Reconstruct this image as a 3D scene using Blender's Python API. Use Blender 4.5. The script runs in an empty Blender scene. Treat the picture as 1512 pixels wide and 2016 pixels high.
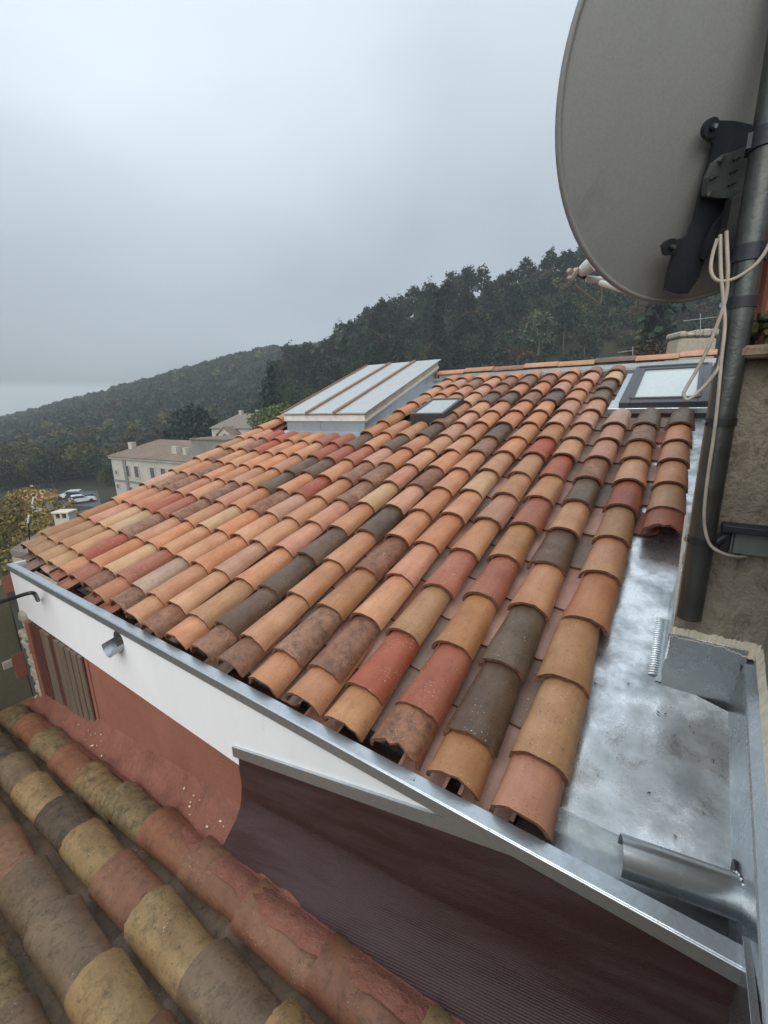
import bpy, bmesh, math, random
import numpy as np
from mathutils import Vector, Matrix

random.seed(11)
rng = np.random.default_rng(11)
SC = bpy.context.scene
COL = SC.collection
R = math.radians

# ------------------------------------------------------------------ camera
# frame: x along the eave (to the right), y horizontally up the roof, z up; eave of the tiled roof at y = 0.25, z = 0.08
CAM = np.array([4.553, -0.756, 1.246])
CR = np.array([0.824907, 0.564893, -0.020595])
CU = np.array([-0.11957, 0.209984, 0.970366])
CF = np.array([-0.552478, 0.797999, -0.240761])
FPX = 846.776
cd = bpy.data.cameras.new('camera')
cd.sensor_fit = 'HORIZONTAL'
cd.sensor_width = 36.0
cd.lens = 36.0 * FPX / 1512.0
cd.clip_start = 0.02
cd.clip_end = 4000
cam = bpy.data.objects.new('camera', cd)
COL.objects.link(cam)
cam.matrix_world = Matrix([[CR[i], CU[i], -CF[i], CAM[i]] for i in range(3)] + [[0, 0, 0, 1]])
SC.camera = cam

# ------------------------------------------------------------------ sky, sun, exposure
SUN_EL, SUN_AZ = 40.0, 165.0        # soft overcast sun from behind and to the left of the camera
w = bpy.data.worlds.new('World')
SC.world = w
w.use_nodes = True
nt = w.node_tree
nt.nodes.clear()


def N_(t, typ, **kw):
    n = t.nodes.new(typ)
    for k, v in kw.items():
        setattr(n, k, v)
    return n


def setin(n, **kw):
    for k, v in kw.items():
        n.inputs[k.replace('_', ' ')].default_value = v


out = N_(nt, 'ShaderNodeOutputWorld')
bg = N_(nt, 'ShaderNodeBackground')
bg.inputs['Strength'].default_value = 0.1
nt.links.new(bg.outputs[0], out.inputs[0])
sky = N_(nt, 'ShaderNodeTexSky', sky_type='NISHITA', sun_disc=False, sun_elevation=R(SUN_EL), sun_rotation=R(SUN_AZ))
tc = N_(nt, 'ShaderNodeTexCoord')
sep = N_(nt, 'ShaderNodeSeparateXYZ')
nt.links.new(tc.outputs['Generated'], sep.inputs[0])


def mth(t, op, a, b=None, clamp=False):
    n = N_(t, 'ShaderNodeMath', operation=op, use_clamp=clamp)
    for i, v in enumerate((a, b)):
        if v is None:
            continue
        if isinstance(v, (int, float)):
            n.inputs[i].default_value = v
        else:
            t.links.new(v, n.inputs[i])
    return n.outputs[0]


elev = mth(nt, 'MAXIMUM', sep.outputs['Z'], 0.0)
# overcast luminance: brighter towards the zenith
grad = mth(nt, 'ADD', mth(nt, 'MULTIPLY', elev, 1.0), 0.44)
# clouds: soft large noise, flattened towards the horizon
mp = N_(nt, 'ShaderNodeMapping')
mp.inputs['Scale'].default_value = (1.0, 1.0, 2.2)
mp.inputs['Location'].default_value = (3.7, 1.3, 0.4)
nt.links.new(tc.outputs['Generated'], mp.inputs[0])
cn = N_(nt, 'ShaderNodeTexNoise')
setin(cn, Scale=1.7, Detail=4.0, Roughness=0.42, Distortion=0.3)
nt.links.new(mp.outputs[0], cn.inputs['Vector'])
cl = mth(nt, 'MULTIPLY', mth(nt, 'SUBTRACT', cn.outputs['Fac'], 0.5), 0.6)
# thinner cloud where the hidden sun glimmers through, and a lighter strip under the cloud base
glow_dir = Vector(CAM * 0 + CF * 1.0 + CR * (-0.45) + CU * 1.02).normalized()
vd = N_(nt, 'ShaderNodeVectorMath', operation='DOT_PRODUCT')
nt.links.new(tc.outputs['Generated'], vd.inputs[0])
vd.inputs[1].default_value = glow_dir
mr = N_(nt, 'ShaderNodeMapRange', interpolation_type='SMOOTHSTEP')
nt.links.new(vd.outputs['Value'], mr.inputs[0])
mr.inputs[1].default_value, mr.inputs[2].default_value = 0.90, 1.0
mr.inputs[3].default_value, mr.inputs[4].default_value = 0.0, 0.20
mr2 = N_(nt, 'ShaderNodeMapRange', interpolation_type='SMOOTHSTEP')
nt.links.new(mth(nt, 'ADD', sep.outputs['Z'], mth(nt, 'MULTIPLY', cl, 0.06)), mr2.inputs[0])
mr2.inputs[1].default_value, mr2.inputs[2].default_value = 0.035, 0.058
mr2.inputs[3].default_value, mr2.inputs[4].default_value = 0.26, 0.0
lum = mth(nt, 'ADD', mth(nt, 'ADD', grad, cl), mth(nt, 'ADD', mr.outputs[0], mr2.outputs[0]))
lum = mth(nt, 'MAXIMUM', lum, 0.2)
cm = N_(nt, 'ShaderNodeVectorMath', operation='SCALE')
cm.inputs[0].default_value = (5.0, 5.65, 6.2)
nt.links.new(lum, cm.inputs['Scale'])
mx = N_(nt, 'ShaderNodeMix', data_type='RGBA')
mx.inputs['Factor'].default_value = 0.94
nt.links.new(sky.outputs[0], mx.inputs['A'])
nt.links.new(cm.outputs[0], mx.inputs['B'])
nt.links.new(mx.outputs['Result'], bg.inputs['Color'])

sd = bpy.data.lights.new('sun', 'SUN')
sd.energy = 1.5
sd.angle = R(70)
sd.color = (1.0, 0.97, 0.93)
sun = bpy.data.objects.new('sun', sd)
COL.objects.link(sun)
sv = Vector((math.sin(R(SUN_AZ)) * math.cos(R(SUN_EL)), math.cos(R(SUN_AZ)) * math.cos(R(SUN_EL)), math.sin(R(SUN_EL))))
sun.rotation_euler = sv.to_track_quat('Z', 'Y').to_euler()

SC.view_settings.view_transform = 'Standard'
SC.view_settings.look = 'None'
SC.view_settings.exposure = 0.62
SC.view_settings.gamma = 1.0
SC.view_settings.use_curve_mapping = False
SC.cycles.volume_bounces = 0
SC.cycles.max_bounces = 6
SC.cycles.transparent_max_bounces = 8

# ------------------------------------------------------------------ measuring helpers (rays of the photograph -> real planes)
HF = np.array([-0.56924, 0.82217, 0.0])
HR = np.array([0.82217, 0.56924, 0.0])
SL = 0.31231
RU = np.array([1.0, 0, 0])
RV = np.array([0, math.cos(SL), math.sin(SL)])
RN = np.array([0, -math.sin(SL), math.cos(SL)])


def ray(px, py):
    return CF + CR * ((px - 756) / FPX) + CU * ((1008 - py) / FPX)


def hit(px, py, p0, n):
    d = ray(px, py)
    t = np.dot(np.asarray(p0, float) - CAM, n) / np.dot(d, n)
    return CAM + d * t


def onb(px, py, b):
    return hit(px, py, (0, b, 0), np.array([0, 1.0, 0]))


def ona(px, py, a):
    return hit(px, py, (a, 0, 0), np.array([1.0, 0, 0]))


def onc(px, py, c):
    return hit(px, py, (0, 0, c), np.array([0, 0, 1.0]))


def at(px, py, dist):
    d = ray(px, py)
    return CAM + d * (dist / np.dot(d, HF))


def rp(a, s, h=0.0):
    return RU * a + RV * s + RN * h


ROOFM = Matrix([[RU[i], RV[i], RN[i], 0] for i in range(3)] + [[0, 0, 0, 1]])

# ------------------------------------------------------------------ materials
MATS = {}


def ramp(t, fac, stops):
    r = N_(t, 'ShaderNodeValToRGB')
    els = r.color_ramp.elements
    while len(els) > 1:
        els.remove(els[-1])
    for i, (p, c) in enumerate(stops):
        e = els[0] if i == 0 else els.new(p)
        e.position = p
        e.color = (c[0], c[1], c[2], 1)
    t.links.new(fac, r.inputs[0])
    return r.outputs[0]


def mixc(t, fac, a, b, mode='MIX'):
    m = N_(t, 'ShaderNodeMix', data_type='RGBA', blend_type=mode)
    for key, v in (('Factor', fac), ('A', a), ('B', b)):
        s = m.inputs[key]
        if isinstance(v, (int, float)):
            s.default_value = v
        elif isinstance(v, tuple):
            s.default_value = (v[0], v[1], v[2], 1)
        else:
            t.links.new(v, s)
    return m.outputs['Result']


def noise(t, vec, scale, detail=4.0, rough=0.55, dist=0.0, dim='3D'):
    n = N_(t, 'ShaderNodeTexNoise')
    setin(n, Scale=scale, Detail=detail, Roughness=rough, Distortion=dist)
    t.links.new(vec, n.inputs['Vector'])
    return n.outputs['Fac']


def mrange(t, v, a, b, c=0.0, d=1.0, smooth=False):
    n = N_(t, 'ShaderNodeMapRange', clamp=True)
    if smooth:
        n.interpolation_type = 'SMOOTHSTEP'
    t.links.new(v, n.inputs[0])
    for i, x in enumerate((a, b, c, d)):
        n.inputs[i + 1].default_value = x
    return n.outputs[0]


def base_mat(name):
    m = bpy.data.materials.new(name)
    m.use_nodes = True
    t = m.node_tree
    p = t.nodes['Principled BSDF']
    tc = N_(t, 'ShaderNodeTexCoord')
    oi = N_(t, 'ShaderNodeObjectInfo')
    sc = N_(t, 'ShaderNodeVectorMath', operation='SCALE')
    sc.inputs[0].default_value = (13.1, 7.7, 19.3)
    t.links.new(oi.outputs['Random'], sc.inputs['Scale'])
    ad = N_(t, 'ShaderNodeVectorMath', operation='ADD')
    t.links.new(tc.outputs['Object'], ad.inputs[0])
    t.links.new(sc.outputs[0], ad.inputs[1])
    return m, t, p, ad.outputs[0], oi, tc


def bump(t, p, h, strength=0.3, dist=0.01):
    b = N_(t, 'ShaderNodeBump')
    b.inputs['Strength'].default_value = strength
    b.inputs['Distance'].default_value = dist
    t.links.new(h, b.inputs['Height'])
    t.links.new(b.outputs[0], p.inputs['Normal'])


def simple(name, col, rough=0.7, metal=0.0, var=0.25, scale=12.0, bmp=0.15, bscale=60.0, hv=0.0, spec=0.4, stretch=None):
    if name in MATS:
        return MATS[name]
    m, t, p, v, oi, tc = base_mat(name)
    if stretch:
        mpn = N_(t, 'ShaderNodeMapping')
        mpn.inputs['Scale'].default_value = stretch
        t.links.new(v, mpn.inputs[0])
        v = mpn.outputs[0]
    n = noise(t, v, scale, 5.0, 0.6)
    lo = tuple(c * (1 - var) for c in col)
    hi = tuple(min(1, c * (1 + var)) for c in col)
    c = ramp(t, n, [(0.3, lo), (0.7, hi)])
    if hv:
        hs = N_(t, 'ShaderNodeHueSaturation')
        t.links.new(c, hs.inputs['Color'])
        t.links.new(mrange(t, oi.outputs['Random'], 0, 1, 1 - hv, 1 + hv), hs.inputs['Value'])
        c = hs.outputs[0]
    t.links.new(c, p.inputs['Base Color'])
    p.inputs['Roughness'].default_value = rough
    p.inputs['Metallic'].default_value = metal
    p.inputs['Specular IOR Level'].default_value = spec
    if bmp:
        bump(t, p, noise(t, v, bscale, 4.0, 0.6), bmp, 0.01)
    MATS[name] = m
    return m


def tile_mat(name, c1, c2, dark, dark_amt, fleck=0.0, rough=0.46, blotch=7.0):
    """clay: two tones clouded together, darker patina patches, pale lime flecks"""
    m, t, p, v, oi, tc = base_mat(name)
    n1 = noise(t, v, blotch, 4.0, 0.6)
    c = ramp(t, n1, [(0.33, c1), (0.67, c2)])
    hs = N_(t, 'ShaderNodeHueSaturation')
    t.links.new(c, hs.inputs['Color'])
    t.links.new(mrange(t, oi.outputs['Random'], 0, 1, 0.86, 1.12), hs.inputs['Value'])
    r2 = mth(t, 'FRACT', mth(t, 'MULTIPLY', oi.outputs['Random'], 17.3))
    t.links.new(mrange(t, r2, 0, 1, 0.495, 0.506), hs.inputs['Hue'])
    t.links.new(mrange(t, r2, 0, 1, 1.06, 0.92), hs.inputs['Saturation'])
    c = hs.outputs[0]
    # firing streaks running down the length of the tile
    ms = N_(t, 'ShaderNodeMapping')
    ms.inputs['Scale'].default_value = (1.0, 0.16, 1.0)
    t.links.new(v, ms.inputs[0])
    st = noise(t, ms.outputs[0], 26.0, 5.0, 0.65, 0.2)
    c = mixc(t, mrange(t, st, 0.30, 0.72, 0.42, 0.0), c, tuple(x * 0.55 for x in c1))
    # fine grain of the clay
    g = noise(t, v, 170.0, 3.0, 0.7)
    c = mixc(t, mrange(t, g, 0.35, 0.75, 0.0, 0.22), c, tuple(x * 0.45 for x in c1))
    n2 = noise(t, v, 24.0, 8.0, 0.78, 0.25)
    th = 0.70 - 0.36 * dark_amt
    fac = mrange(t, n2, th, th + 0.20, 0.0, 0.85)
    c = mixc(t, fac, c, dark)
    sp = noise(t, v, 95.0, 2.0, 0.5)
    c = mixc(t, mrange(t, sp, 0.66, 0.70, 0.0, 0.5), c, tuple(x * 0.5 for x in dark))
    if fleck:
        f1 = noise(t, v, 150.0, 1.0, 0.5)
        f2 = noise(t, v, 9.0, 2.0, 0.5)
        ff = mth(t, 'MULTIPLY', mrange(t, f1, 0.685, 0.72), mrange(t, f2, 0.60 - fleck * 0.25, 0.72 - fleck * 0.2))
        c = mixc(t, ff, c, (0.55, 0.48, 0.40))
    t.links.new(c, p.inputs['Base Color'])
    t.links.new(mrange(t, n2, 0.3, 0.7, rough - 0.14, rough + 0.12), p.inputs['Roughness'])
    p.inputs['Specular IOR Level'].default_value = 0.45
    bump(t, p, mth(t, 'ADD', mth(t, 'MULTIPLY', n2, 0.6), mth(t, 'MULTIPLY', g, 0.4)), 0.35, 0.006)
    MATS[name] = m
    return m


TM = {
    'O': tile_mat('clay_orange', (0.47, 0.20, 0.097), (0.60, 0.30, 0.155), (0.24, 0.11, 0.06), 0.26, 0.22),
    'P': tile_mat('clay_pink', (0.46, 0.205, 0.125), (0.57, 0.295, 0.19), (0.28, 0.14, 0.095), 0.25, 0.3),
    'L': tile_mat('clay_pale_pink', (0.42, 0.245, 0.17), (0.54, 0.35, 0.24), (0.19, 0.115, 0.095), 0.48, 0.4),
    'R': tile_mat('clay_red', (0.34, 0.088, 0.045), (0.42, 0.135, 0.075), (0.15, 0.055, 0.036), 0.3, 0.55),
    'T': tile_mat('clay_ochre', (0.39, 0.18, 0.078), (0.51, 0.265, 0.125), (0.18, 0.095, 0.052), 0.38, 0.35),
    'Y': tile_mat('clay_straw', (0.50, 0.275, 0.135), (0.62, 0.375, 0.205), (0.30, 0.17, 0.095), 0.28, 0.3),
    'D': tile_mat('clay_smoked', (0.105, 0.062, 0.037), (0.168, 0.107, 0.068), (0.050, 0.031, 0.023), 0.45, 0.16, 0.40, 8),
    'S': tile_mat('clay_mottled', (0.25, 0.108, 0.06), (0.37, 0.185, 0.105), (0.07, 0.039, 0.03), 0.66, 0.25, 0.5, 9),
}
EDGE = simple('clay_dark_edge', (0.15, 0.066, 0.038), 0.85, 0, 0.35, 60, 0.3)  # one dark brown for the front end faces of all canal tiles
PM = {
    'g': tile_mat('clay_pan_grey', (0.23, 0.15, 0.115), (0.32, 0.215, 0.168), (0.12, 0.08, 0.065), 0.35, 0.12, 0.55),
    'p': tile_mat('clay_pan_pink', (0.44, 0.235, 0.175), (0.56, 0.34, 0.27), (0.25, 0.14, 0.11), 0.2, 0.12, 0.55),
    'r': tile_mat('clay_pan_red', (0.34, 0.135, 0.085), (0.43, 0.20, 0.13), (0.15, 0.08, 0.06), 0.3, 0.15, 0.55),
}
OM = {
    'y': tile_mat('old_clay_ochre', (0.25, 0.155, 0.066), (0.38, 0.26, 0.12), (0.06, 0.043, 0.024), 0.62, 0.06, 0.62, 6),
    'b': tile_mat('old_clay_brown', (0.15, 0.094, 0.055), (0.235, 0.155, 0.092), (0.042, 0.031, 0.021), 0.62, 0.05, 0.5, 6),
    'r': tile_mat('old_clay_red', (0.19, 0.078, 0.042), (0.27, 0.13, 0.07), (0.055, 0.038, 0.028), 0.55, 0.12, 0.6, 7),
    'm': tile_mat('old_clay_mossy', (0.18, 0.118, 0.052), (0.29, 0.20, 0.09), (0.045, 0.036, 0.022), 0.72, 0.08, 0.75, 8),
    'k': tile_mat('old_clay_black', (0.085, 0.06, 0.038), (0.14, 0.10, 0.062), (0.024, 0.020, 0.014), 0.7, 0.08, 0.75, 9),
}


def zinc_mat(name, base, streak=1.0, rough=(0.18, 0.5), smear=0.0, bst=0.12):
    m, t, p, v, oi, tc = base_mat(name)
    n1 = noise(t, v, 5.5, 5.0, 0.62, 0.8)
    n2 = noise(t, v, 42.0, 5.0, 0.66, 0.5)
    fac = mth(t, 'ADD', mth(t, 'MULTIPLY', n1, 0.6), mth(t, 'MULTIPLY', n2, 0.4))
    c = ramp(t, fac, [(0.36, tuple(x * (1 - 0.45 * streak) for x in base)), (0.47, base), (0.62, tuple(min(1, x * (1 + 0.32 * streak)) for x in base))])
    if smear:
        n3 = noise(t, v, 70.0, 3.0, 0.8, 2.5)
        c = mixc(t, mrange(t, n3, 0.60, 0.68, 0.0, smear), c, (0.10, 0.11, 0.115))
    t.links.new(c, p.inputs['Base Color'])
    p.inputs['Metallic'].default_value = 0.9
    t.links.new(mrange(t, fac, 0.35, 0.65, rough[1], rough[0]), p.inputs['Roughness'])
    bump(t, p, mth(t, 'ADD', n2, mth(t, 'MULTIPLY', n1, 2.0)), bst, 0.006)
    MATS[name] = m
    return m


ZINC = zinc_mat('bright_zinc', (0.60, 0.635, 0.655), 0.55, (0.22, 0.5), 0.55)
ZINC2 = zinc_mat('dull_zinc', (0.42, 0.45, 0.465), 0.25, (0.22, 0.36))
ZINC3 = zinc_mat('coping_zinc', (0.58, 0.63, 0.665), 0.3, (0.28, 0.45), 0.25)
TUBEZ = zinc_mat('tube_zinc', (0.46, 0.49, 0.505), 0.2, (0.2, 0.3), 0.0, 0.03)
LEAD = zinc_mat('lead_sheet', (0.50, 0.54, 0.57), 0.30, (0.3, 0.5))
CREAM = simple('cream_sealant', (0.62, 0.56, 0.44), 0.7, 0, 0.1, 20, 0.4, 60)
PLUG = simple('white_mortar', (0.70, 0.69, 0.67), 0.85, 0, 0.1, 30, 0.3)
BEDDING = simple('dark_bedding', (0.05, 0.044, 0.034), 0.95, 0, 0.6, 40, 0.8, 70)
FELT = simple('roof_underlay', (0.07, 0.065, 0.06), 0.95, 0, 0.2, 20)
GREYF = simple('window_frame_grey', (0.055, 0.058, 0.065), 0.42, 0, 0.12, 20, 0.05)
WOOD = simple('brown_wood', (0.22, 0.125, 0.075), 0.65, 0, 0.25, 12, 0.2, 60, stretch=(8, 1, 8))
TIMBER = simple('pale_timber', (0.50, 0.44, 0.35), 0.75, 0, 0.2, 8, 0.2, 60)
CURBW = simple('cream_board', (0.62, 0.60, 0.54), 0.7, 0, 0.12, 14, 0.1)
BLACK = simple('black_rubber', (0.018, 0.018, 0.02), 0.45, 0, 0.2, 20, 0.05)
STEEL = simple('black_steel', (0.022, 0.025, 0.032), 0.42, 0.2, 0.3, 14, 0.1, 90)
POLE = simple('green_grey_pole', (0.088, 0.094, 0.088), 0.36, 0.75, 0.35, 7, 0.15, 60)
BRACK = simple('bracket_grey', (0.075, 0.085, 0.082), 0.5, 0.3, 0.3, 18, 0.1)
WEBG = simple('grey_channel', (0.13, 0.145, 0.14), 0.55, 0.2, 0.2, 9, 0.1)
BOLT = simple('bolt_zinc', (0.55, 0.55, 0.55), 0.3, 1.0, 0.1, 20, 0)
CABLE = simple('beige_cable', (0.36, 0.315, 0.255), 0.6, 0, 0.22, 16, 0.1)
IVORY = simple('ivory_plastic', (0.66, 0.65, 0.60), 0.4, 0, 0.06, 20, 0)
PEACH = simple('faded_plastic', (0.46, 0.385, 0.30), 0.6, 0, 0.2, 20, 0.1)
HOSE = simple('dark_pipe', (0.022, 0.017, 0.018), 0.3, 0, 0.3, 20, 0)


def tray_mat():
    m, t, p, v, oi, tc = base_mat('soldered_zinc')
    n1 = noise(t, v, 3.0, 4.0, 0.55, 0.5)
    n2 = noise(t, v, 12.0, 5.0, 0.62, 0.2)
    n3 = noise(t, v, 30.0, 3.0, 0.6, 0.8)
    n4 = noise(t, v, 150.0, 2.0, 0.6)
    c = ramp(t, mth(t, 'ADD', mth(t, 'MULTIPLY', n1, 0.6), mth(t, 'MULTIPLY', n2, 0.4)), [(0.36, (0.36, 0.38, 0.39)), (0.47, (0.62, 0.645, 0.66)), (0.56, (0.84, 0.86, 0.875))])
    band = mth(t, 'ABSOLUTE', mth(t, 'SUBTRACT', n3, 0.54))
    c = mixc(t, mth(t, 'MULTIPLY', mrange(t, band, 0.0, 0.010, 0.7, 0.0), mrange(t, n2, 0.54, 0.64)), c, (0.14, 0.145, 0.15))
    c = mixc(t, mrange(t, n4, 0.66, 0.70, 0.0, 0.5), c, (0.2, 0.2, 0.2))
    t.links.new(c, p.inputs['Base Color'])
    p.inputs['Metallic'].default_value = 0.92
    t.links.new(mrange(t, n2, 0.35, 0.65, 0.40, 0.20), p.inputs['Roughness'])
    bump(t, p, mth(t, 'ADD', mth(t, 'MULTIPLY', n3, 0.3), n2), 0.11, 0.008)
    return m


TRAY = tray_mat()


def layered(name, c1, c2, stain, stain_amt, scale=3.0, fine=40.0, rough=0.85, bmp=0.5, bd=0.012, fleck=None, stretch=(1, 1, 1), stain2=None):
    m, t, p, v, oi, tc = base_mat(name)
    mpn = N_(t, 'ShaderNodeMapping')
    mpn.inputs['Scale'].default_value = stretch
    t.links.new(v, mpn.inputs[0])
    vs = mpn.outputs[0]
    a = noise(t, vs, scale, 6.0, 0.62, 0.4)
    b = noise(t, v, fine, 5.0, 0.7)
    c = ramp(t, a, [(0.32, c1), (0.68, c2)])
    th = 0.72 - 0.34 * stain_amt
    d = noise(t, vs, scale * 2.3, 7.0, 0.72, 1.0)
    c = mixc(t, mrange(t, d, th, th + 0.16, 0, 0.75), c, stain)
    c = mixc(t, mrange(t, b, 0.42, 0.78, 0, 0.35 if c1[0] < 0.6 else 0.08), c, tuple(x * 0.5 for x in c1))
    if stain2:
        e = noise(t, vs, scale * 5.1, 5.0, 0.7, 0.6)
        c = mixc(t, mrange(t, e, 0.58, 0.68, 0, 0.8), c, stain2)
    if fleck:
        f = noise(t, v, 55.0, 1.0, 0.5)
        f2 = noise(t, v, 4.0, 2.0, 0.5)
        c = mixc(t, mth(t, 'MULTIPLY', mrange(t, f, 0.685, 0.71), mrange(t, f2, 0.5, 0.62)), c, fleck)
    t.links.new(c, p.inputs['Base Color'])
    p.inputs['Roughness'].default_value = rough
    p.inputs['Specular IOR Level'].default_value = 0.3
    bump(t, p, mth(t, 'ADD', mth(t, 'MULTIPLY', d, 0.7), mth(t, 'MULTIPLY', b, 0.5)), bmp, bd)
    MATS[name] = m
    return m


REDWALL = layered('terracotta_render', (0.24, 0.09, 0.06), (0.31, 0.13, 0.088), (0.21, 0.105, 0.06), 0.5, 2.4, 60, 0.85, 0.3, 0.008, stretch=(1, 1, 0.5))
REDMORT = layered('terracotta_mortar', (0.20, 0.078, 0.054), (0.29, 0.12, 0.082), (0.085, 0.045, 0.034), 0.5, 5.0, 45, 0.55, 0.9, 0.02)
BEIGE = layered('old_beige_render', (0.27, 0.235, 0.178), (0.41, 0.36, 0.285), (0.10, 0.085, 0.062), 0.55, 7.0, 42, 0.95, 1.0, 0.03, stretch=(1, 1, 0.55), stain2=(0.17, 0.14, 0.10))
WHITE = layered('white_render', (0.78, 0.78, 0.79), (0.83, 0.83, 0.835), (0.66, 0.66, 0.65), 0.34, 2.2, 90, 0.8, 0.12, 0.004, stretch=(1.6, 1, 0.35))
OLIVE = layered('khaki_render', (0.13, 0.122, 0.085), (0.165, 0.152, 0.108), (0.14, 0.125, 0.09), 0.35, 2.0, 60, 0.95, 0.4, 0.01)
STONE = layered('rubble_stone', (0.34, 0.29, 0.23), (0.47, 0.41, 0.33), (0.14, 0.115, 0.10), 0.4, 9, 60, 0.9, 0.7, 0.012)
OLDWOOD = layered('weathered_boards', (0.12, 0.088, 0.062), (0.20, 0.15, 0.11), (0.09, 0.06, 0.045), 0.5, 7, 70, 0.85, 0.5, 0.006, stretch=(5, 1, 0.35))
DARKWOOD = layered('oxblood_boards', (0.075, 0.025, 0.02), (0.12, 0.045, 0.035), (0.04, 0.02, 0.018), 0.4, 7, 70, 0.8, 0.4, 0.006, stretch=(5, 1, 0.35))
FACADE = layered('pale_stone_facade', (0.42, 0.40, 0.34), (0.54, 0.515, 0.45), (0.25, 0.23, 0.19), 0.35, 0.5, 3, 0.95, 0.2, 0.02, stretch=(1, 1, 0.35))
GREYREND = layered('grey_render', (0.20, 0.195, 0.17), (0.29, 0.28, 0.245), (0.13, 0.12, 0.10), 0.4, 0.7, 4, 0.95, 0.2, 0.02, stretch=(1, 1, 0.4))
FARROOF = layered('far_roof_tiles', (0.17, 0.125, 0.095), (0.25, 0.19, 0.145), (0.13, 0.105, 0.09), 0.5, 0.8, 6, 0.9, 0.6, 0.05)
GREYROOF = layered('lichen_roof_tiles', (0.175, 0.15, 0.125), (0.26, 0.23, 0.195), (0.10, 0.09, 0.08), 0.5, 3, 20, 0.9, 0.6, 0.03)
DISH = layered('dish_back', (0.228, 0.228, 0.212), (0.246, 0.246, 0.23), (0.19, 0.18, 0.157), 0.42, 2.2, 160, 0.6, 0.06, 0.003, stretch=(1.6, 1.6, 0.28), stain2=(0.212, 0.207, 0.188))

# maroon waterproof membrane: fine ribs and pale wet smears
m, t, p, v, oi, tc = base_mat('maroon_membrane')
mpn = N_(t, 'ShaderNodeMapping')
mpn.inputs['Rotation'].default_value = (0, R(14), 0)
t.links.new(tc.outputs['Object'], mpn.inputs[0])
wv = N_(t, 'ShaderNodeTexWave', bands_direction='Z')
setin(wv, Scale=48.0, Distortion=0.8, Detail=2.0)
t.links.new(mpn.outputs[0], wv.inputs['Vector'])
mp2 = N_(t, 'ShaderNodeMapping')
mp2.inputs['Scale'].default_value = (0.55, 1, 4.2)
t.links.new(mpn.outputs[0], mp2.inputs[0])
sm = noise(t, mp2.outputs[0], 2.6, 5.0, 0.62, 0.25)
fn = noise(t, v, 90.0, 3.0, 0.7)
c = ramp(t, sm, [(0.38, (0.040, 0.018, 0.0165)), (0.60, (0.058, 0.032, 0.031))])
c = mixc(t, mrange(t, fn, 0.4, 0.75, 0, 0.35), c, (0.03, 0.014, 0.016))
t.links.new(c, p.inputs['Base Color'])
t.links.new(mrange(t, sm, 0.40, 0.58, 0.42, 0.66), p.inputs['Roughness'])
bump(t, p, mth(t, 'ADD', wv.outputs['Fac'], mth(t, 'MULTIPLY', fn, 0.6)), 0.26, 0.002)
MEMB = m


def glass_mat(name, col, rough, streaky=False):
    m, t, p, v, oi, tc = base_mat(name)
    n = noise(t, v, 9.0 if not streaky else 26.0, 5.0, 0.7, 0.5)
    t.links.new(ramp(t, n, [(0.3, tuple(x * 0.86 for x in col)), (0.7, col)]), p.inputs['Base Color'])
    p.inputs['Roughness'].default_value = rough
    p.inputs['Specular IOR Level'].default_value = 0.9
    bump(t, p, n, 0.05, 0.002)
    return m


PANE = glass_mat('wet_skylight_glass', (0.50, 0.56, 0.55), 0.12, True)
PANE2 = glass_mat('canopy_glass', (0.38, 0.40, 0.395), 0.16)
DARKGL = simple('dark_window_glass', (0.03, 0.035, 0.04), 0.15, 0, 0.1, 5, 0)
SHADEGL = simple('pale_window_glass', (0.11, 0.115, 0.11), 0.2, 0, 0.2, 2, 0)
CARW = simple('white_car_paint', (0.72, 0.73, 0.74), 0.25, 0, 0.02, 5, 0)
CARD = simple('dark_car_paint', (0.04, 0.045, 0.055), 0.25, 0.2, 0.02, 5, 0)
CARR = simple('red_lamp', (0.35, 0.03, 0.03), 0.3, 0, 0.02, 5, 0)
TYRE = simple('tyre', (0.02, 0.02, 0.02), 0.8, 0, 0.1, 5, 0)
ASPH = layered('asphalt', (0.075, 0.075, 0.078), (0.10, 0.10, 0.103), (0.06, 0.06, 0.06), 0.3, 0.3, 4, 0.7, 0.1, 0.01)
GROUND = layered('hill_soil', (0.022, 0.026, 0.015), (0.042, 0.042, 0.025), (0.065, 0.056, 0.036), 0.2, 0.06, 0.9, 0.95, 0.3, 0.3)


def leaf_mat(name, c1, c2, c3=None):
    m, t, p, v, oi, tc = base_mat(name)
    ge = N_(t, 'ShaderNodeNewGeometry')
    n = noise(t, v, 0.9, 3.0, 0.6)
    f = mth(t, 'ADD', mth(t, 'MULTIPLY', ge.outputs['Random Per Island'], 0.55), mth(t, 'MULTIPLY', n, 0.5))
    st = [(0.2, c1), (0.75, c2)]
    if c3:
        st.append((0.92, c3))
    c = ramp(t, f, st)
    hs = N_(t, 'ShaderNodeHueSaturation')
    t.links.new(c, hs.inputs['Color'])
    t.links.new(mrange(t, oi.outputs['Random'], 0, 1, 0.72, 1.3), hs.inputs['Value'])
    t.links.new(hs.outputs[0], p.inputs['Base Color'])
    p.inputs['Roughness'].default_value = 0.8
    p.inputs['Specular IOR Level'].default_value = 0.15
    MATS[name] = m
    return m


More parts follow.
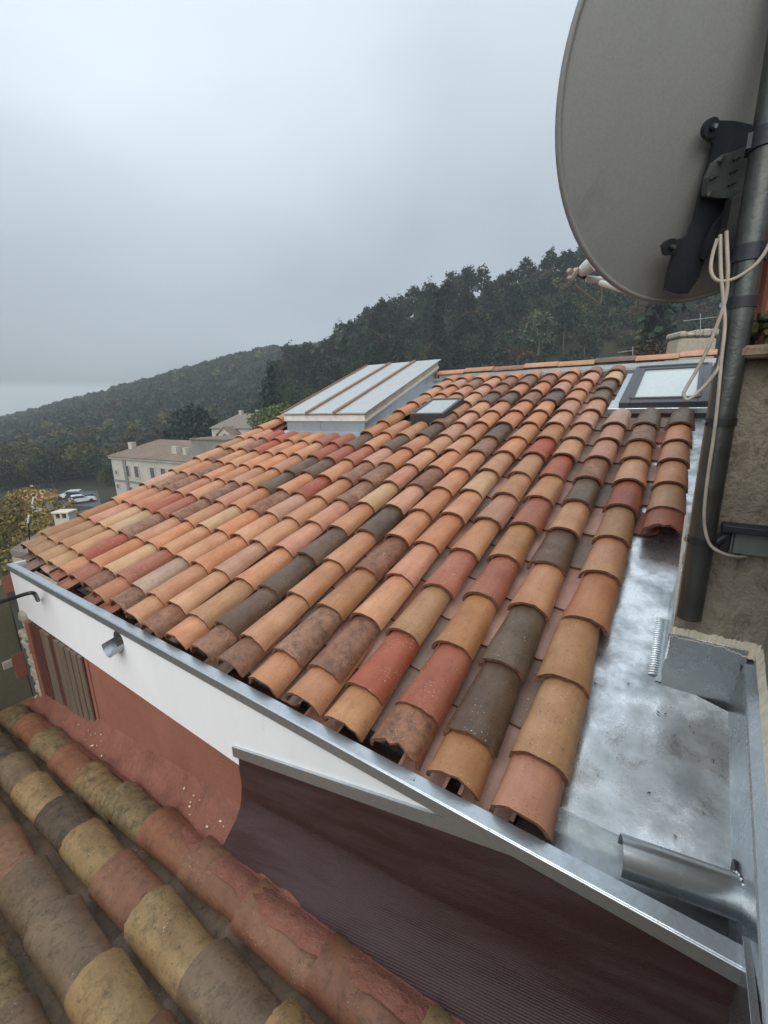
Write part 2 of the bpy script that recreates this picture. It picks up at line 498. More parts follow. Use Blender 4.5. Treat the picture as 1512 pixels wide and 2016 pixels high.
LPINE = leaf_mat('pine_needles', (0.018, 0.030, 0.019), (0.045, 0.066, 0.036))
LDARK = leaf_mat('dark_needles', (0.012, 0.024, 0.018), (0.030, 0.050, 0.032))
LOLIVE = leaf_mat('olive_leaves', (0.06, 0.066, 0.026), (0.14, 0.135, 0.05), (0.18, 0.155, 0.065))
LYEL = leaf_mat('yellow_leaves', (0.13, 0.10, 0.03), (0.30, 0.22, 0.06), (0.40, 0.28, 0.09))
LBROWN = leaf_mat('brown_leaves', (0.052, 0.042, 0.027), (0.092, 0.07, 0.043))
LGREY = leaf_mat('grey_green_leaves', (0.06, 0.075, 0.055), (0.12, 0.14, 0.105))
LBRIGHT = leaf_mat('bamboo_leaves', (0.07, 0.10, 0.03), (0.14, 0.18, 0.06))
BARK = simple('bark', (0.085, 0.07, 0.055), 0.95, 0, 0.3, 6, 0.4, 20)
BARKL = simple('pale_bark', (0.17, 0.155, 0.13), 0.95, 0, 0.3, 6, 0.4, 20)
MOSSM = layered('moss', (0.075, 0.08, 0.03), (0.15, 0.15, 0.065), (0.05, 0.04, 0.03), 0.5, 18, 90, 0.95, 1.0, 0.03, fleck=(0.6, 0.58, 0.5))

# ------------------------------------------------------------------ object helpers
WM = {}


def link(o, parent=None, M=None):
    M = M or Matrix.Identity(4)
    COL.objects.link(o)
    o.matrix_basis = M
    if parent is not None:
        o.parent = parent
        o.matrix_parent_inverse = WM[parent.name].inverted()
    WM[o.name] = M.copy()
    return o


def tag(o, label=None, cat=None, group=None, kind=None):
    for k, x in (('label', label), ('category', cat), ('group', group), ('kind', kind)):
        if x:
            o[k] = x
    return o


def empty(name, loc, label, cat, group=None):
    o = bpy.data.objects.new(name, None)
    o.empty_display_size = 0.2
    link(o, None, Matrix.Translation(Vector(loc)))
    return tag(o, label, cat, group)


class MB:
    def __init__(self):
        self.v, self.f, self.m, self.s = [], [], [], []

    def add(self, vs, fs, mi=0, smooth=False):
        o = len(self.v)
        self.v += [tuple(map(float, x)) for x in vs]
        for f in fs:
            self.f.append(tuple(i + o for i in f))
            self.m.append(mi)
            self.s.append(smooth)
        return self

    def hexa(self, p, mi=0):
        """8 corners: bottom ring (4) then top ring (4)"""
        return self.add(p, [(3, 2, 1, 0), (4, 5, 6, 7), (0, 1, 5, 4), (1, 2, 6, 5), (2, 3, 7, 6), (3, 0, 4, 7)], mi)

    def box(self, x0, x1, y0, y1, z0, z1, mi=0, fn=None):
        p = [(x0, y0, z0), (x1, y0, z0), (x1, y1, z0), (x0, y1, z0), (x0, y0, z1), (x1, y0, z1), (x1, y1, z1), (x0, y1, z1)]
        if fn:
            p = [fn(*q) for q in p]
        return self.hexa(p, mi)

    def tube(self, path, r, n=10, mi=0, caps=True):
        path = [np.asarray(q, float) for q in path]
        k = len(path)
        rs = r if isinstance(r, (list, tuple)) else [r] * k
        tg = [path[min(i + 1, k - 1)] - path[max(i - 1, 0)] for i in range(k)]
        tg = [q / (np.linalg.norm(q) + 1e-9) for q in tg]
        ref = np.array([0, 0, 1.0]) if abs(tg[0][2]) < 0.9 else np.array([1.0, 0, 0])
        x = np.cross(tg[0], ref)
        x /= np.linalg.norm(x)
        vs = []
        for i in range(k):
            x = x - tg[i] * np.dot(x, tg[i])
            x /= np.linalg.norm(x)
            y = np.cross(tg[i], x)
            for j in range(n):
                a = 2 * math.pi * j / n
                vs.append(path[i] + rs[i] * (x * math.cos(a) + y * math.sin(a)))
        fs = [(i * n + j, i * n + (j + 1) % n, (i + 1) * n + (j + 1) % n, (i + 1) * n + j) for i in range(k - 1) for j in range(n)]
        self.add(vs, fs, mi, True)
        if caps:
            self.add(vs[:n], [tuple(range(n))[::-1]], mi)
            self.add(vs[-n:], [tuple(range(n))], mi)
        return self

    def prism(self, poly, axis_vec, mi=0, smooth=False):
        n = len(poly)
        a = [np.asarray(q, float) for q in poly]
        d = np.asarray(axis_vec, float)
        self.add(a + [q + d for q in a], [(i, (i + 1) % n, n + (i + 1) % n, n + i) for i in range(n)], mi, smooth)
        self.add(a, [tuple(range(n))[::-1]], mi)
        self.add([q + d for q in a], [tuple(range(n))], mi)
        return self

    def mesh(self, name, mats, bevel=0.0, recentre=True):
        me = bpy.data.meshes.new(name)
        v = np.array(self.v)
        c = np.zeros(3)
        if recentre and len(v):
            c = (v.min(0) + v.max(0)) / 2
            v = v - c
        me.from_pydata(v.tolist(), [], self.f)
        me.polygons.foreach_set('material_index', self.m)
        me.polygons.foreach_set('use_smooth', self.s)
        for mm in (mats if isinstance(mats, (list, tuple)) else [mats]):
            me.materials.append(mm)
        bm = bmesh.new()
        bm.from_mesh(me)
        bmesh.ops.recalc_face_normals(bm, faces=bm.faces)
        if bevel:
            es = [e for e in bm.edges if len(e.link_faces) == 2 and e.calc_face_angle(0) > 0.6 and not (e.link_faces[0].smooth and e.link_faces[1].smooth)]
            bmesh.ops.bevel(bm, geom=es, offset=bevel, segments=1, affect='EDGES', clamp_overlap=True)
        bm.to_mesh(me)
        bm.free()
        me.update()
        return me, c

    def build(self, name, mats, parent=None, bevel=0.0):
        me, c = self.mesh(name, mats, bevel)
        o = bpy.data.objects.new(name, me)
        return link(o, parent, Matrix.Translation(Vector(c)))


def part(name, me, parent, M):
    return link(bpy.data.objects.new(name, me), parent, M)


def spline(pts, n=8):
    """Catmull-Rom through the points"""
    p = [np.asarray(q, float) for q in pts]
    p = [2 * p[0] - p[1]] + p + [2 * p[-1] - p[-2]]
    out = []
    for i in range(1, len(p) - 2):
        for j in range(n):
            u = j / n
            out.append(0.5 * ((2 * p[i]) + (-p[i - 1] + p[i + 1]) * u + (2 * p[i - 1] - 5 * p[i] + 4 * p[i + 1] - p[i + 2]) * u * u + (-p[i - 1] + 3 * p[i] - 3 * p[i + 1] + p[i + 2]) * u ** 3))
    out.append(p[-2])
    return out


# ------------------------------------------------------------------ canal tile meshes
def canal_mesh(name, L, w0, w1, h0, h1, th=0.013, nseg=10, seed=0, rough=0.0, invert=False, chip=0.0):
    r = random.Random(seed)
    rows = 3
    vo, vi = [], []
    bend = r.uniform(-1, 1) * 0.003
    for i in range(rows + 1):
        u = i / rows
        wd, hh = w0 + (w1 - w0) * u, h0 + (h1 - h0) * u
        for j in range(nseg + 1):
            a = math.pi * j / nseg
            ca, sa = math.cos(a), math.sin(a)
            y = L * u
            if i == 0:
                y += r.uniform(-1, 1) * (0.0015 + rough * 0.5) + (r.random() < chip) * r.uniform(0.004, 0.012)
            jit = rough * r.uniform(-1, 1)
            x = -ca * (wd / 2 + jit) + bend * math.sin(u * 3)
            z = (sa ** 0.92) * (hh + jit)
            xi = -ca * (wd / 2 - th)
            zi = (sa ** 0.92) * (hh - th) - (0.0 if sa > 0.05 else 0.0)
            if invert:
                z, zi = -z, -zi
            vo.append((x, y, z))
            vi.append((xi, y, zi))
    k = nseg + 1
    m = MB()
    q = lambda o: [(i * k + j, i * k + j + 1, (i + 1) * k + j + 1, (i + 1) * k + j) for i in range(rows) for j in range(nseg)]
    m.add(vo, q(0), 0, True)
    m.add(vi, [f[::-1] for f in q(0)], 0, True)
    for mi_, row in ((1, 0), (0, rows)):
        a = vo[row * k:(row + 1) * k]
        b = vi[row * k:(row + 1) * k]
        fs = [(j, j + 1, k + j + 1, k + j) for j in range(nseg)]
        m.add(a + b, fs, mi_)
    for j in (0, nseg):
        a = [vo[i * k + j] for i in range(rows + 1)]
        b = [vi[i * k + j] for i in range(rows + 1)]
        m.add(a + b, [(i, i + 1, rows + 2 + i, rows + 1 + i) for i in range(rows)], 0)
    me = bpy.data.meshes.new(name)
    me.from_pydata(m.v, [], m.f)
    me.polygons.foreach_set('use_smooth', m.s)
    me.polygons.foreach_set('material_index', m.m)
    me.materials.append(None)
    me.materials.append(None)
    bm = bmesh.new()
    bm.from_mesh(me)
    # outer/inner skins: make normals point out of the clay
    for f in bm.faces:
        pass
    bmesh.ops.recalc_face_normals(bm, faces=bm.faces)
    bm.to_mesh(me)
    bm.free()
    return me


_cache = {}


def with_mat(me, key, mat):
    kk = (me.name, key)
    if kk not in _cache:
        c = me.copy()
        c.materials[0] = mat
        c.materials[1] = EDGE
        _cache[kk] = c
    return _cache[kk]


# ================================================================== the house with the new roof
GZ = -15.2                       # level of the valley floor
house = empty('house', (2.35, 2.6, GZ), 'house with a new terracotta canal tile roof, white fascia and zinc gutters', 'house')
PB = 0.175                       # front face of the parapet
# body walls: one shell under the roof
m = MB()
m.box(0.36, 4.6, 0.196, 5.0, GZ, -0.16)
body = m.build('wall', REDWALL, house)

# deck under the tiles
m = MB()
m.box(0.06, 4.34, 0.33, 5.28, -0.13, -0.07, fn=lambda a, s, h: rp(a, s, h))
roof = m.build('roof', FELT, house)
m = MB()
for i in range(58):              # rough dark mortar bed under the eave tiles
    a0 = 0.10 + i * 0.0715
    d1, d2 = random.uniform(-.008, .008), random.uniform(-.012, .012)
    m.box(a0, a0 + 0.073, 0.31 + d1, 0.38, -0.07, -0.055 + d2 * .5, fn=lambda a, s, h: rp(a, s, h))
tag(m.build('eave_bedding', BEDDING, roof), kind='stuff')

COVER = [canal_mesh('cover_tile', 0.40, 0.184, 0.150, 0.073, 0.056, 0.013, 10, s, 0.0012, False, 0.06) for s in range(4)]
COVER_OLD = canal_mesh('cover_tile_worn', 0.40, 0.187, 0.152, 0.074, 0.057, 0.014, 10, 9, 0.0014, False, 0.12)
BROKEN = canal_mesh('cover_tile_broken', 0.40, 0.196, 0.157, 0.078, 0.058, 0.014, 12, 21, 0.003, False, 0.6)
PAN = [canal_mesh('pan_tile', 0.42, 0.176, 0.20, 0.046, 0.052, 0.012, 8, 30 + s, 0.001, True) for s in range(2)]
CHART = {
    1: 'TTTOPTO.O..O', 2: 'TTPOSOSOO', 3: 'TTYOSSOSR', 4: 'TOYROOORR', 5: 'ORSROOOOT', 6: 'ROOSSOOOO', 7: 'SYOOPTOOR', 8: 'OROYODDRR',
    9: 'SLOOSODRDOTOOOOO', 10: 'OOOOPROR.OO...OO', 11: 'SOPOOOSPDOO..PSO', 12: 'OTOPPSSO.DSO.POO', 13: 'SDDDOYPOOPPODSSO', 14: 'SOOODPSOOOOODOSO',
    15: 'OSTSOOOOSDOOSOSO', 16: 'OSOPOOYOOOOODPOO', 17: 'TRTROPOORTPPOOPS', 18: 'SRTRTRTROTPODDYS', 19: 'TDDODODSPPL', 20: 'PTTOOTROTSD', 21: '.....RTOOOD'}
EXP = 0.316
n_cover = 0
for k in range(1, 22):
    ch = CHART[k]
    off = 0.012 * max(0, 11 - k)
    for j, cc in enumerate(ch):
        if k == 21 and j < 5:
            continue
        if k in (10, 11) and 9 < j < 12:
            continue
        s = 0.262 + off if j == 0 else 0.415 + off + EXP * (j - 1)
        if k == 21 and j == 5:
            s = 1.82
        end = s + 0.40
        if k in (10, 11) and j == 12:
            s += 0.0
        if cc == '.':
            cc = random.choices('OTPYSRL', (66, 12, 9, 5, 5, 2, 1))[0]
        me = random.choice(COVER)
        if cc in 'SD':
            me = COVER_OLD
        if (k, j) in ((21, 5), (18, 0)):
            me = BROKEN
        a = 0.22 * k - 0.09 + random.uniform(-1, 1) * 0.005 + 0.006 * math.sin(s * 1.7 + k * 2.1)
        s += random.uniform(-1, 1) * 0.011
        sc = 1.0
        if j == 15:
            sc = 0.62
        if k in range(2, 9) and j == 8:
            sc = 0.74
        # front end rides on the tile below, back end tucks under the next one
        tilt = math.atan2(0.016, 0.40)
        M = ROOFM @ Matrix.Translation((a, s, 0.016 if j else 0.004)) @ Matrix.Rotation(random.gauss(0, 1) * 0.012, 4, 'Z') @ Matrix.Rotation(-tilt, 4, 'X') @ Matrix.Rotation(random.gauss(0, 1) * 0.032, 4, 'Y') @ Matrix.Diagonal((random.uniform(.965, 1.03), sc, random.uniform(.97, 1.04), 1))
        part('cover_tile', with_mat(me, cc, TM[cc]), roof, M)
        n_cover += 1
# pan tiles in the channels between the columns
for k in range(1, 21):
    top = 9 if (2 <= k <= 8) else (12 if k == 1 else 16)
    for j in range(0, top):
        if k >= 19 and j > 10:
            continue
        if k in (9, 10, 11) and j in (10, 11):
            continue
        if k == 20 and j < 5:
            continue
        s = 0.28 + EXP * j + 0.06 * math.sin(k * 2.3)
        ln = 1.0 if j < top - 1 else 0.8
        a = 0.22 * k + 0.02 + random.uniform(-1, 1) * 0.004
        cc = random.choices('gpr', (48, 38, 14))[0]
        M = ROOFM @ Matrix.Translation((a, s, -0.006)) @ Matrix.Rotation(-0.03, 4, 'X') @ Matrix.Diagonal((1, ln, 1, 1))
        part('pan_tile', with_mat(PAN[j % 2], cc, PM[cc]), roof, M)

for k, s_ in ((19, 3.655), (20, 3.655), (21, 3.655), (3, 3.01), (7, 2.965)):
    a = 0.22 * k - 0.09
    m = MB()
    pl_ = [rp(a + 0.060 * math.cos(x), s_ - 0.012, 0.002 + 0.047 * math.sin(x)) for x in np.linspace(0, math.pi, 9)]
    m.prism(pl_, RV * 0.03)
    m.build('mortar_plug', PLUG, roof)
# ridge: lead upstand with a line of tiles on top, mortar below the tiles
m = MB()
m.box(1.58, 4.78, 5.0, 5.06, 1.50, 1.645)
up = m.build('ridge_upstand', LEAD, house)
m = MB()
m.box(1.60, 4.72, 5.02, 5.12, -0.05, 0.02, fn=lambda a, s, h: rp(a, s, h))
m.build('ridge_mortar', GREYREND, house)
xr = [1.55 + i * 0.41 for i in range(8)] + [4.80]
for i in range(len(xr) - 1):
    m = MB()
    z0 = 1.648 + 0.010 * (i % 2) + (xr[i] - 1.5) * 0.006
    m.prism([(xr[i] + 0.004, 4.965, z0), (xr[i] + 0.004, 4.975, z0 + 0.028), (xr[i] + 0.004, 5.05, z0 + 0.062), (xr[i] + 0.004, 5.13, z0 + 0.03), (xr[i] + 0.004, 5.135, z0)], (xr[i + 1] - xr[i] - 0.004, 0, 0))
    o = m.build('ridge_tile', TM['OTSOTDOP'[i % 8]], up, 0.004)

# zinc coping on the parapet, in three lengths
cx = [0.30, 1.25, 3.005, 4.80]
for i in range(3):
    m = MB()
    x0, x1 = cx[i] + 0.0015, cx[i + 1] - 0.0015
    m.box(x0, x1, PB, 0.224, 0.088, 0.1 + 0.001 * i)
    m.box(x0, x1, PB - 0.004, PB + 0.004, 0.055, 0.1 + 0.001 * i - 0.002)
    m.box(x0, x1, 0.218, 0.224, 0.03, 0.088)
    cp = m.build('coping', ZINC3, house, 0.0018)
    if i == 2:
        for xx, yy in ((3.98, 0.198),):
            m = MB()
            m.tube([(xx, yy, 0.101), (xx, yy, 0.105)], [0.008, 0.006], 10)
            m.build('rivet', BOLT, cp)
m = MB()
m.box(0.31, 4.795, 0.185, 0.216, -0.32, 0.088)
fas = m.build('fascia', WHITE, house, 0.001)
m = MB()
m.box(0.28, 0.306, 0.19, 0.30, -0.34, 0.094)        # return of the white panel at the corner
m.build('fascia_return', WHITE, house, 0.002)
# half-round scupper poking out of the fascia
m = MB()
n = 14
cx_, cz_ = 2.06, -0.012
o_ = []
for rr in (0.060, 0.0575):
    ring = []
    for yy in (0.1855, 0.118):
        for i in range(n + 1):
            a = math.pi + math.pi * i / n
            ring.append((cx_ + rr * math.cos(a), yy, cz_ + rr * math.sin(a) - (0.012 if yy < 0.15 else 0)))
    o_.append(ring)
k = n + 1
for ring in o_:
    m.add(ring, [(i, i + 1, k + i + 1, k + i) for i in range(n)], 0, True)
m.add(o_[0][k:] + o_[1][k:], [(i, i + 1, k + i + 1, k + i) for i in range(n)])
for e in (0, n):
    m.add([o_[0][e], o_[0][k + e], o_[1][k + e], o_[1][e]], [(0, 1, 2, 3)])
scp = m.build('scupper', ZINC2, house)
m = MB()
m.tube([(cx_, 0.1835, cz_), (cx_, 0.190, cz_)], 0.0575, 22)
m.build('opening', BEDDING, scp)

# ---- zinc gutter tray on the right
m = MB()
nx, ny = 10, 60
gv = []
for j in range(ny + 1):
    s = 0.385 + (3.95 - 0.385) * j / ny
    for i in range(nx + 1):
        xr_ = 4.79 if s < 0.965 else 4.62 + 0.042 * max(0, s - 0.98)
        a = 4.30 + (xr_ - 4.30) * i / nx
        gv.append(rp(a, s, -0.052 + 0.0025 * math.sin(a * 31 + s * 9) * math.sin(s * 17) + random.uniform(-1, 1) * 0.0006))
m.add(gv, [(j * (nx + 1) + i, j * (nx + 1) + i + 1, (j + 1) * (nx + 1) + i + 1, (j + 1) * (nx + 1) + i) for j in range(ny) for i in range(nx)], 0, True)
e0 = [gv[i] for i in range(nx + 1)]
m.add(e0 + [q + np.array([0, 0.004, -0.014]) for q in e0], [(i, i + 1, nx + 2 + i, nx + 1 + i) for i in range(nx)])
tray = m.build('valley_tray', TRAY, house)
m = MB()
m.box(4.28, 4.79, 0.222, 0.42, 0.015, 0.022)
m.box(4.28, 4.79, 0.385, 0.40, 0.02, 0.064)
m.build('gutter', ZINC2, house)
# upstands round the tray: back wall of the recess, right side, left strip
m = MB()


def quadstrip(m, a, b, mi=0):
    k = len(a)
    m.add(list(a) + list(b), [(i, i + 1, k + i + 1, k + i) for i in range(k - 1)], mi)


zb = rp(0, 0.972, -0.052)[2]
m.box(4.594, 4.80, 0.922, 0.926, zb - 0.03, zb + 0.20)
m.box(4.594, 4.81, 0.917, 0.922, zb + 0.15, zb + 0.205)
m.add([(4.600, 0.9205, zb + 0.0), (4.68, 0.9205, zb + 0.155), (4.600, 0.9205, zb + 0.155)], [(0, 1, 2)])
m.build('back_upstand', ZINC2, house, 0.001)
m = MB()
ra, rb_, rc2, rd_, re_ = [], [], [], [], []
for s in np.linspace(-0.02, 0.985, 12):
    b0 = rp(0, s, -0.058)
    for lst, (x, h) in zip((ra, rb_, rc2, rd_, re_), ((4.782, -0.03), (4.803, 0.165), (4.807, 0.17), (4.832, 0.195), (4.8425, 0.198))):
        lst.append(np.array([x, b0[1], b0[2] + h]))
quadstrip(m, ra, rb_)
quadstrip(m, rb_, rc2)
quadstrip(m, rc2, rd_)
quadstrip(m, rd_, re_)
m.add([ra[0], rb_[0], rd_[0], re_[0], np.array([4.8425, ra[0][1], -0.1])], [(0, 1, 2, 3, 4)])
m.box(4.785, 4.80, 0.0, 0.222, -0.20, 0.13)
m.box(4.803, 4.8425, -0.02, 0.19, -0.34, 0.11)
m.build('side_upstand', ZINC2, house, 0.001)
m = MB()
m.add([rp(4.590, 0.985, -0.05), rp(4.596, 0.985, 0.14), rp(4.601, 0.985, 0.14), rp(4.598, 0.985, -0.05),
       rp(4.590, 1.42, -0.05), rp(4.604, 1.42, 0.10), rp(4.609, 1.42, 0.10), rp(4.600, 1.42, -0.05)],
      [(0, 1, 5, 4), (1, 2, 6, 5), (2, 3, 7, 6), (0, 3, 2, 1), (4, 5, 6, 7)])
m.add([rp(4.575, 0.96, -0.047), rp(4.60, 0.96, -0.047), rp(4.60, 1.30, -0.047), rp(4.575, 1.30, -0.047)], [(0, 1, 2, 3)])
m.build('corner_upstand', ZINC2, house)
# ribbed solder seam beside the corner
m = MB()
for i in range(26):
    u = i / 25
    s = 0.985 + 0.30 * u
    a = 4.566 + random.uniform(-1, 1) * 0.0015
    c0 = rp(a - 0.014, s, -0.046)
    c1 = rp(a + 0.014, s + 0.004, -0.046)
    m.tube([c0, (c0 + c1) / 2 + RN * 0.004, c1], [0.004, 0.0055, 0.004], 6)
m.build('solder_seam', ZINC, tray)
# outlet tube soldered to the side upstand
p0, p1 = np.array([4.548, 0.298, 0.095]), np.array([4.792, 0.345, 0.088])
ax = (p1 - p0) / np.linalg.norm(p1 - p0)
sx = np.cross(ax, np.array([0, 0, 1.0]))
sx /= np.linalg.norm(sx)
uz = np.cross(sx, ax)
m = MB()
nn = 16
ring = []
for rr in (0.052, 0.049):
    for q in (p0, p1):
        for i in range(nn + 1):
            a = -0.25 + (math.pi + 0.5) * i / nn
            ring.append(q + rr * (sx * math.cos(a) * 0.95 + uz * math.sin(a)))
k = nn + 1
m.add(ring[:2 * k], [(i, i + 1, k + i + 1, k + i) for i in range(nn)], 0, True)
m.add(ring[2 * k:], [(i, i + 1, k + i + 1, k + i) for i in range(nn)], 0, True)
m.add(ring[:k] + ring[2 * k:3 * k], [(i, i + 1, k + i + 1, k + i) for i in range(nn)])
spout = m.build('outlet_tube', TUBEZ, house)
m = MB()
for i in range(14):
    a = -0.2 + (math.pi + 0.4) * i / 13
    q = p1 + 0.053 * (sx * math.cos(a) * 0.95 + uz * math.sin(a))
    m.tube([q - ax * 0.003, q, q + ax * 0.003], [0.002, 0.0042, 0.002], 6)
m.build('solder_bead', BOLT, spout)
m = MB()
m.tube([(4.784, 0.40, 0.10), (4.800, 0.40, 0.10)], 0.03, 14)
m.build('drain_opening', BLACK, house)
# lead flashing below the right skylight and beside it
m = MB()
m.box(3.98, 4.70, 3.72, 3.95, -0.01, 0.035, fn=lambda a, s, h: rp(a, s, h))
m.build('sill_flashing', ZINC, house, 0.003)
m = MB()
m.box(3.985, 4.06, 3.75, 4.95, -0.03, 0.0, fn=lambda a, s, h: rp(a, s, h))
m.build('side_flashing', ZINC3, house)

m = MB()
for px, py in ((1310, 1405), (1296, 1402), (1358, 1430), (1366, 1442), (1237, 1345), (1172, 1345), (1385, 1600), (1330, 1646), (1405, 1497), (1278, 1560)):
    q = hit(px, py, rp(0, 0, -0.047), RN)
    an = random.uniform(0, 3.1)
    u_ = RU * math.cos(an) + RV * math.sin(an)
    w_ = np.cross(RN, u_)
    l_ = random.uniform(.004, .010)
    m.add([q - u_ * l_, q + w_ * l_ * .3, q + u_ * l_, q - w_ * l_ * .3, q + RN * l_ * .4], [(0, 1, 4), (1, 2, 4), (2, 3, 4), (3, 0, 4)])
tag(m.build('leaf_debris', BEDDING, tray), kind='stuff')

# ---- right skylight
SKX0, SKX1, SKS0, SKS1 = 4.062, 4.70, 3.74, 4.90
m = MB()
fw_ = 0.085
rf = lambda a, s, h: rp(a, s, h)
for (x0, x1, s0, s1) in ((SKX0, SKX0 + fw_, SKS0, SKS1), (SKX1 - fw_, SKX1, SKS0, SKS1), (SKX0 + fw_, SKX1 - fw_, SKS0, SKS0 + 0.10), (SKX0 + fw_, SKX1 - fw_, SKS1 - 0.12, SKS1)):
    m.box(x0, x1, s0, s1, -0.05, 0.082, fn=rf)
for (x0, x1, s0, s1) in ((SKX0 + fw_ - 0.02, SKX0 + fw_ + 0.012, SKS0 + 0.1, SKS1 - 0.12), (SKX1 - fw_ - 0.012, SKX1 - fw_ + 0.02, SKS0 + 0.1, SKS1 - 0.12), (SKX0 + 0.03, SKX1 - 0.03, SKS1 - 0.05, SKS1 - 0.02), (SKX0 + fw_, SKX1 - fw_, SKS0 + 0.085, SKS0 + 0.112)):
    m.box(x0, x1, s0, s1, 0.06, 0.093, fn=rf)
sk = m.build('skylight', GREYF, house, 0.004)
sk['label'] = 'wide roof window in a dark grey frame beside the mast'
m = MB()
m.box(SKX0 + fw_ - 0.005, SKX1 - fw_ + 0.005, SKS0 + 0.095, SKS1 - 0.115, 0.03, 0.066, fn=rf)
m.build('pane', PANE, sk)
# ---- small skylight
SX0, SX1, SS0, SS1 = 2.19, 2.575, 3.36, 3.87
m = MB()
for (x0, x1, s0, s1) in ((SX0, SX0 + 0.035, SS0, SS1), (SX1 - 0.035, SX1, SS0, SS1), (SX0 + 0.035, SX1 - 0.035, SS0, SS0 + 0.035), (SX0 + 0.035, SX1 - 0.035, SS1 - 0.035, SS1)):
    m.box(x0, x1, s0, s1, -0.03, 0.128, fn=rf)
sk2 = m.build('skylight', GREYF, house, 0.003)
sk2['label'] = 'small square roof hatch window amid the tiles'
m = MB()
m.box(SX0 + 0.03, SX1 - 0.03, SS0 + 0.03, SS1 - 0.03, 0.06, 0.118, fn=rf)
m.build('pane', PANE2, sk2)

# ---- glazed canopy over the stairs: zinc curb, boards, three panes and bars
m = MB()
fb, bb = 2.99, 5.08


def can(u, v_, h):
    """u across (0..1), v up the slope (0..1), h above the glass plane"""
    a0, a1 = 0.50, 1.775
    b0, b1 = 0.235, 1.565
    z = 1.172 + (1.868 - 1.172) * v_
    return np.array([(a0 + (a1 - a0) * u) * (1 - v_) + (b0 + (b1 - b0) * u) * v_, 2.95 + (5.08 - 2.95) * v_, z + h])


def canbox(m, u0, u1, v0, v1, h0, h1):
    return m.box(u0, u1, v0, v1, h0, h1, fn=can)


m = MB()
canbox(m, 0.035, 0.055, 0.03, 0.99, -0.30, -0.115)
canbox(m, 0.945, 0.965, 0.03, 0.99, -0.30, -0.115)
canbox(m, 0.035, 0.965, 0.022, 0.034, -0.30, -0.09)
canbox(m, 0.035, 0.965, 0.985, 0.995, -0.32, -0.03)
for k in range(1):
    canbox(m, 0.46, 0.466, 0.019, 0.022, -0.26, -0.095)
cb = m.build('canopy', LEAD, house, 0.002)
cb['label'] = 'glazed lean-to canopy on a zinc curb near the ridge'
m = MB()
canbox(m, 0.02, 0.98, 0.010, 0.022, -0.095, -0.030)
canbox(m, 0.02, 0.045, 0.022, 0.99, -0.115, -0.085)
canbox(m, 0.955, 0.98, 0.022, 0.99, -0.115, -0.085)
m.build('curb_board', CURBW, cb, 0.003)
m = MB()
canbox(m, 0.025, 0.05, 0.03, 0.99, -0.085, -0.012)
canbox(m, 0.95, 0.972, 0.03, 0.99, -0.085, -0.012)
canbox(m, 0.03, 0.97, 0.012, 0.028, -0.030, -0.010)
m.build('timber_rim', TIMBER, cb, 0.003)
us = [0.0, 0.335, 0.665, 1.0]
for i in range(3):
    m = MB()
    canbox(m, us[i] + (0.012 if i else 0), us[i + 1] - (0.012 if i < 2 else 0), 0.0, 1.0, -0.008, 0.004)
    m.build('pane', PANE2, cb)
for i in (0, 1, 2):
    m = MB()
    u = us[i]
    canbox(m, max(0.0, u - 0.018), u + 0.022, -0.004, 1.0, -0.010 if i else 0.005, 0.022 if i else 0.018)
    m.build('glazing_bar', WOOD, cb, 0.003)
m = MB()                                       # apron and side gutter of the canopy
m.add([rp(0.52, 2.80, 0.01), rp(1.84, 2.80, 0.01), rp(1.80, 3.16, 0.004), rp(0.50, 3.16, 0.004)], [(0, 1, 2, 3)])
m.add([rp(1.70, 3.10, 0.0), rp(1.86, 3.10, 0.0), rp(1.86, 5.2, 0.0), rp(1.45, 5.2, 0.0)], [(0, 1, 2, 3)])
m.add([rp(1.86, 3.10, 0.0), rp(1.86, 5.2, 0.0), rp(1.865, 5.2, -0.05), rp(1.865, 3.1, -0.05)], [(0, 1, 2, 3)])
m.build('canopy_apron', LEAD, house)
m = MB()
for x0, x1 in ((0.50, 0.74), (1.50, 1.56)):
    m.box(x0, x1, 2.78, 2.90, 0.012, 0.022, fn=rf)
m.build('apron_clip', ZINC, house)

# ---- lower red wall: old boarded window, red jamb, rubble at the corner, terracotta flashing fillet
m = MB()
m.box(0.50, 0.565, 0.150, 0.196, -1.16, -0.318)
m.build('jamb', REDWALL, house, 0.006)
m = MB()
m.box(1.46, 1.50, 0.188, 0.196, -1.0, -0.318)
m.build('jamb', REDWALL, house, 0.006)
m = MB()
m.box(0.565, 1.46, 0.186, 0.195, -1.14, -0.322)
boarded = m.build('boarded_window', DARKWOOD, house)
xb = 0.57
while xb < 1.44:
    wd = random.uniform(0.065, 0.085)
    m = MB()
    old = xb > 1.0 or random.random() < 0.25
    t0 = random.uniform(-0.02, 0.02)
    lo = -0.74 - 0.30 * (1.46 - xb) + random.uniform(-.02, .02)
    m.box(xb, min(xb + wd, 1.455), 0.160 + random.uniform(0, .010), 0.185, lo - 0.06, -0.323)
    m.build('board', OLDWOOD if old else DARKWOOD, boarded, 0.003)
    xb += wd + 0.016
zz = -1.2
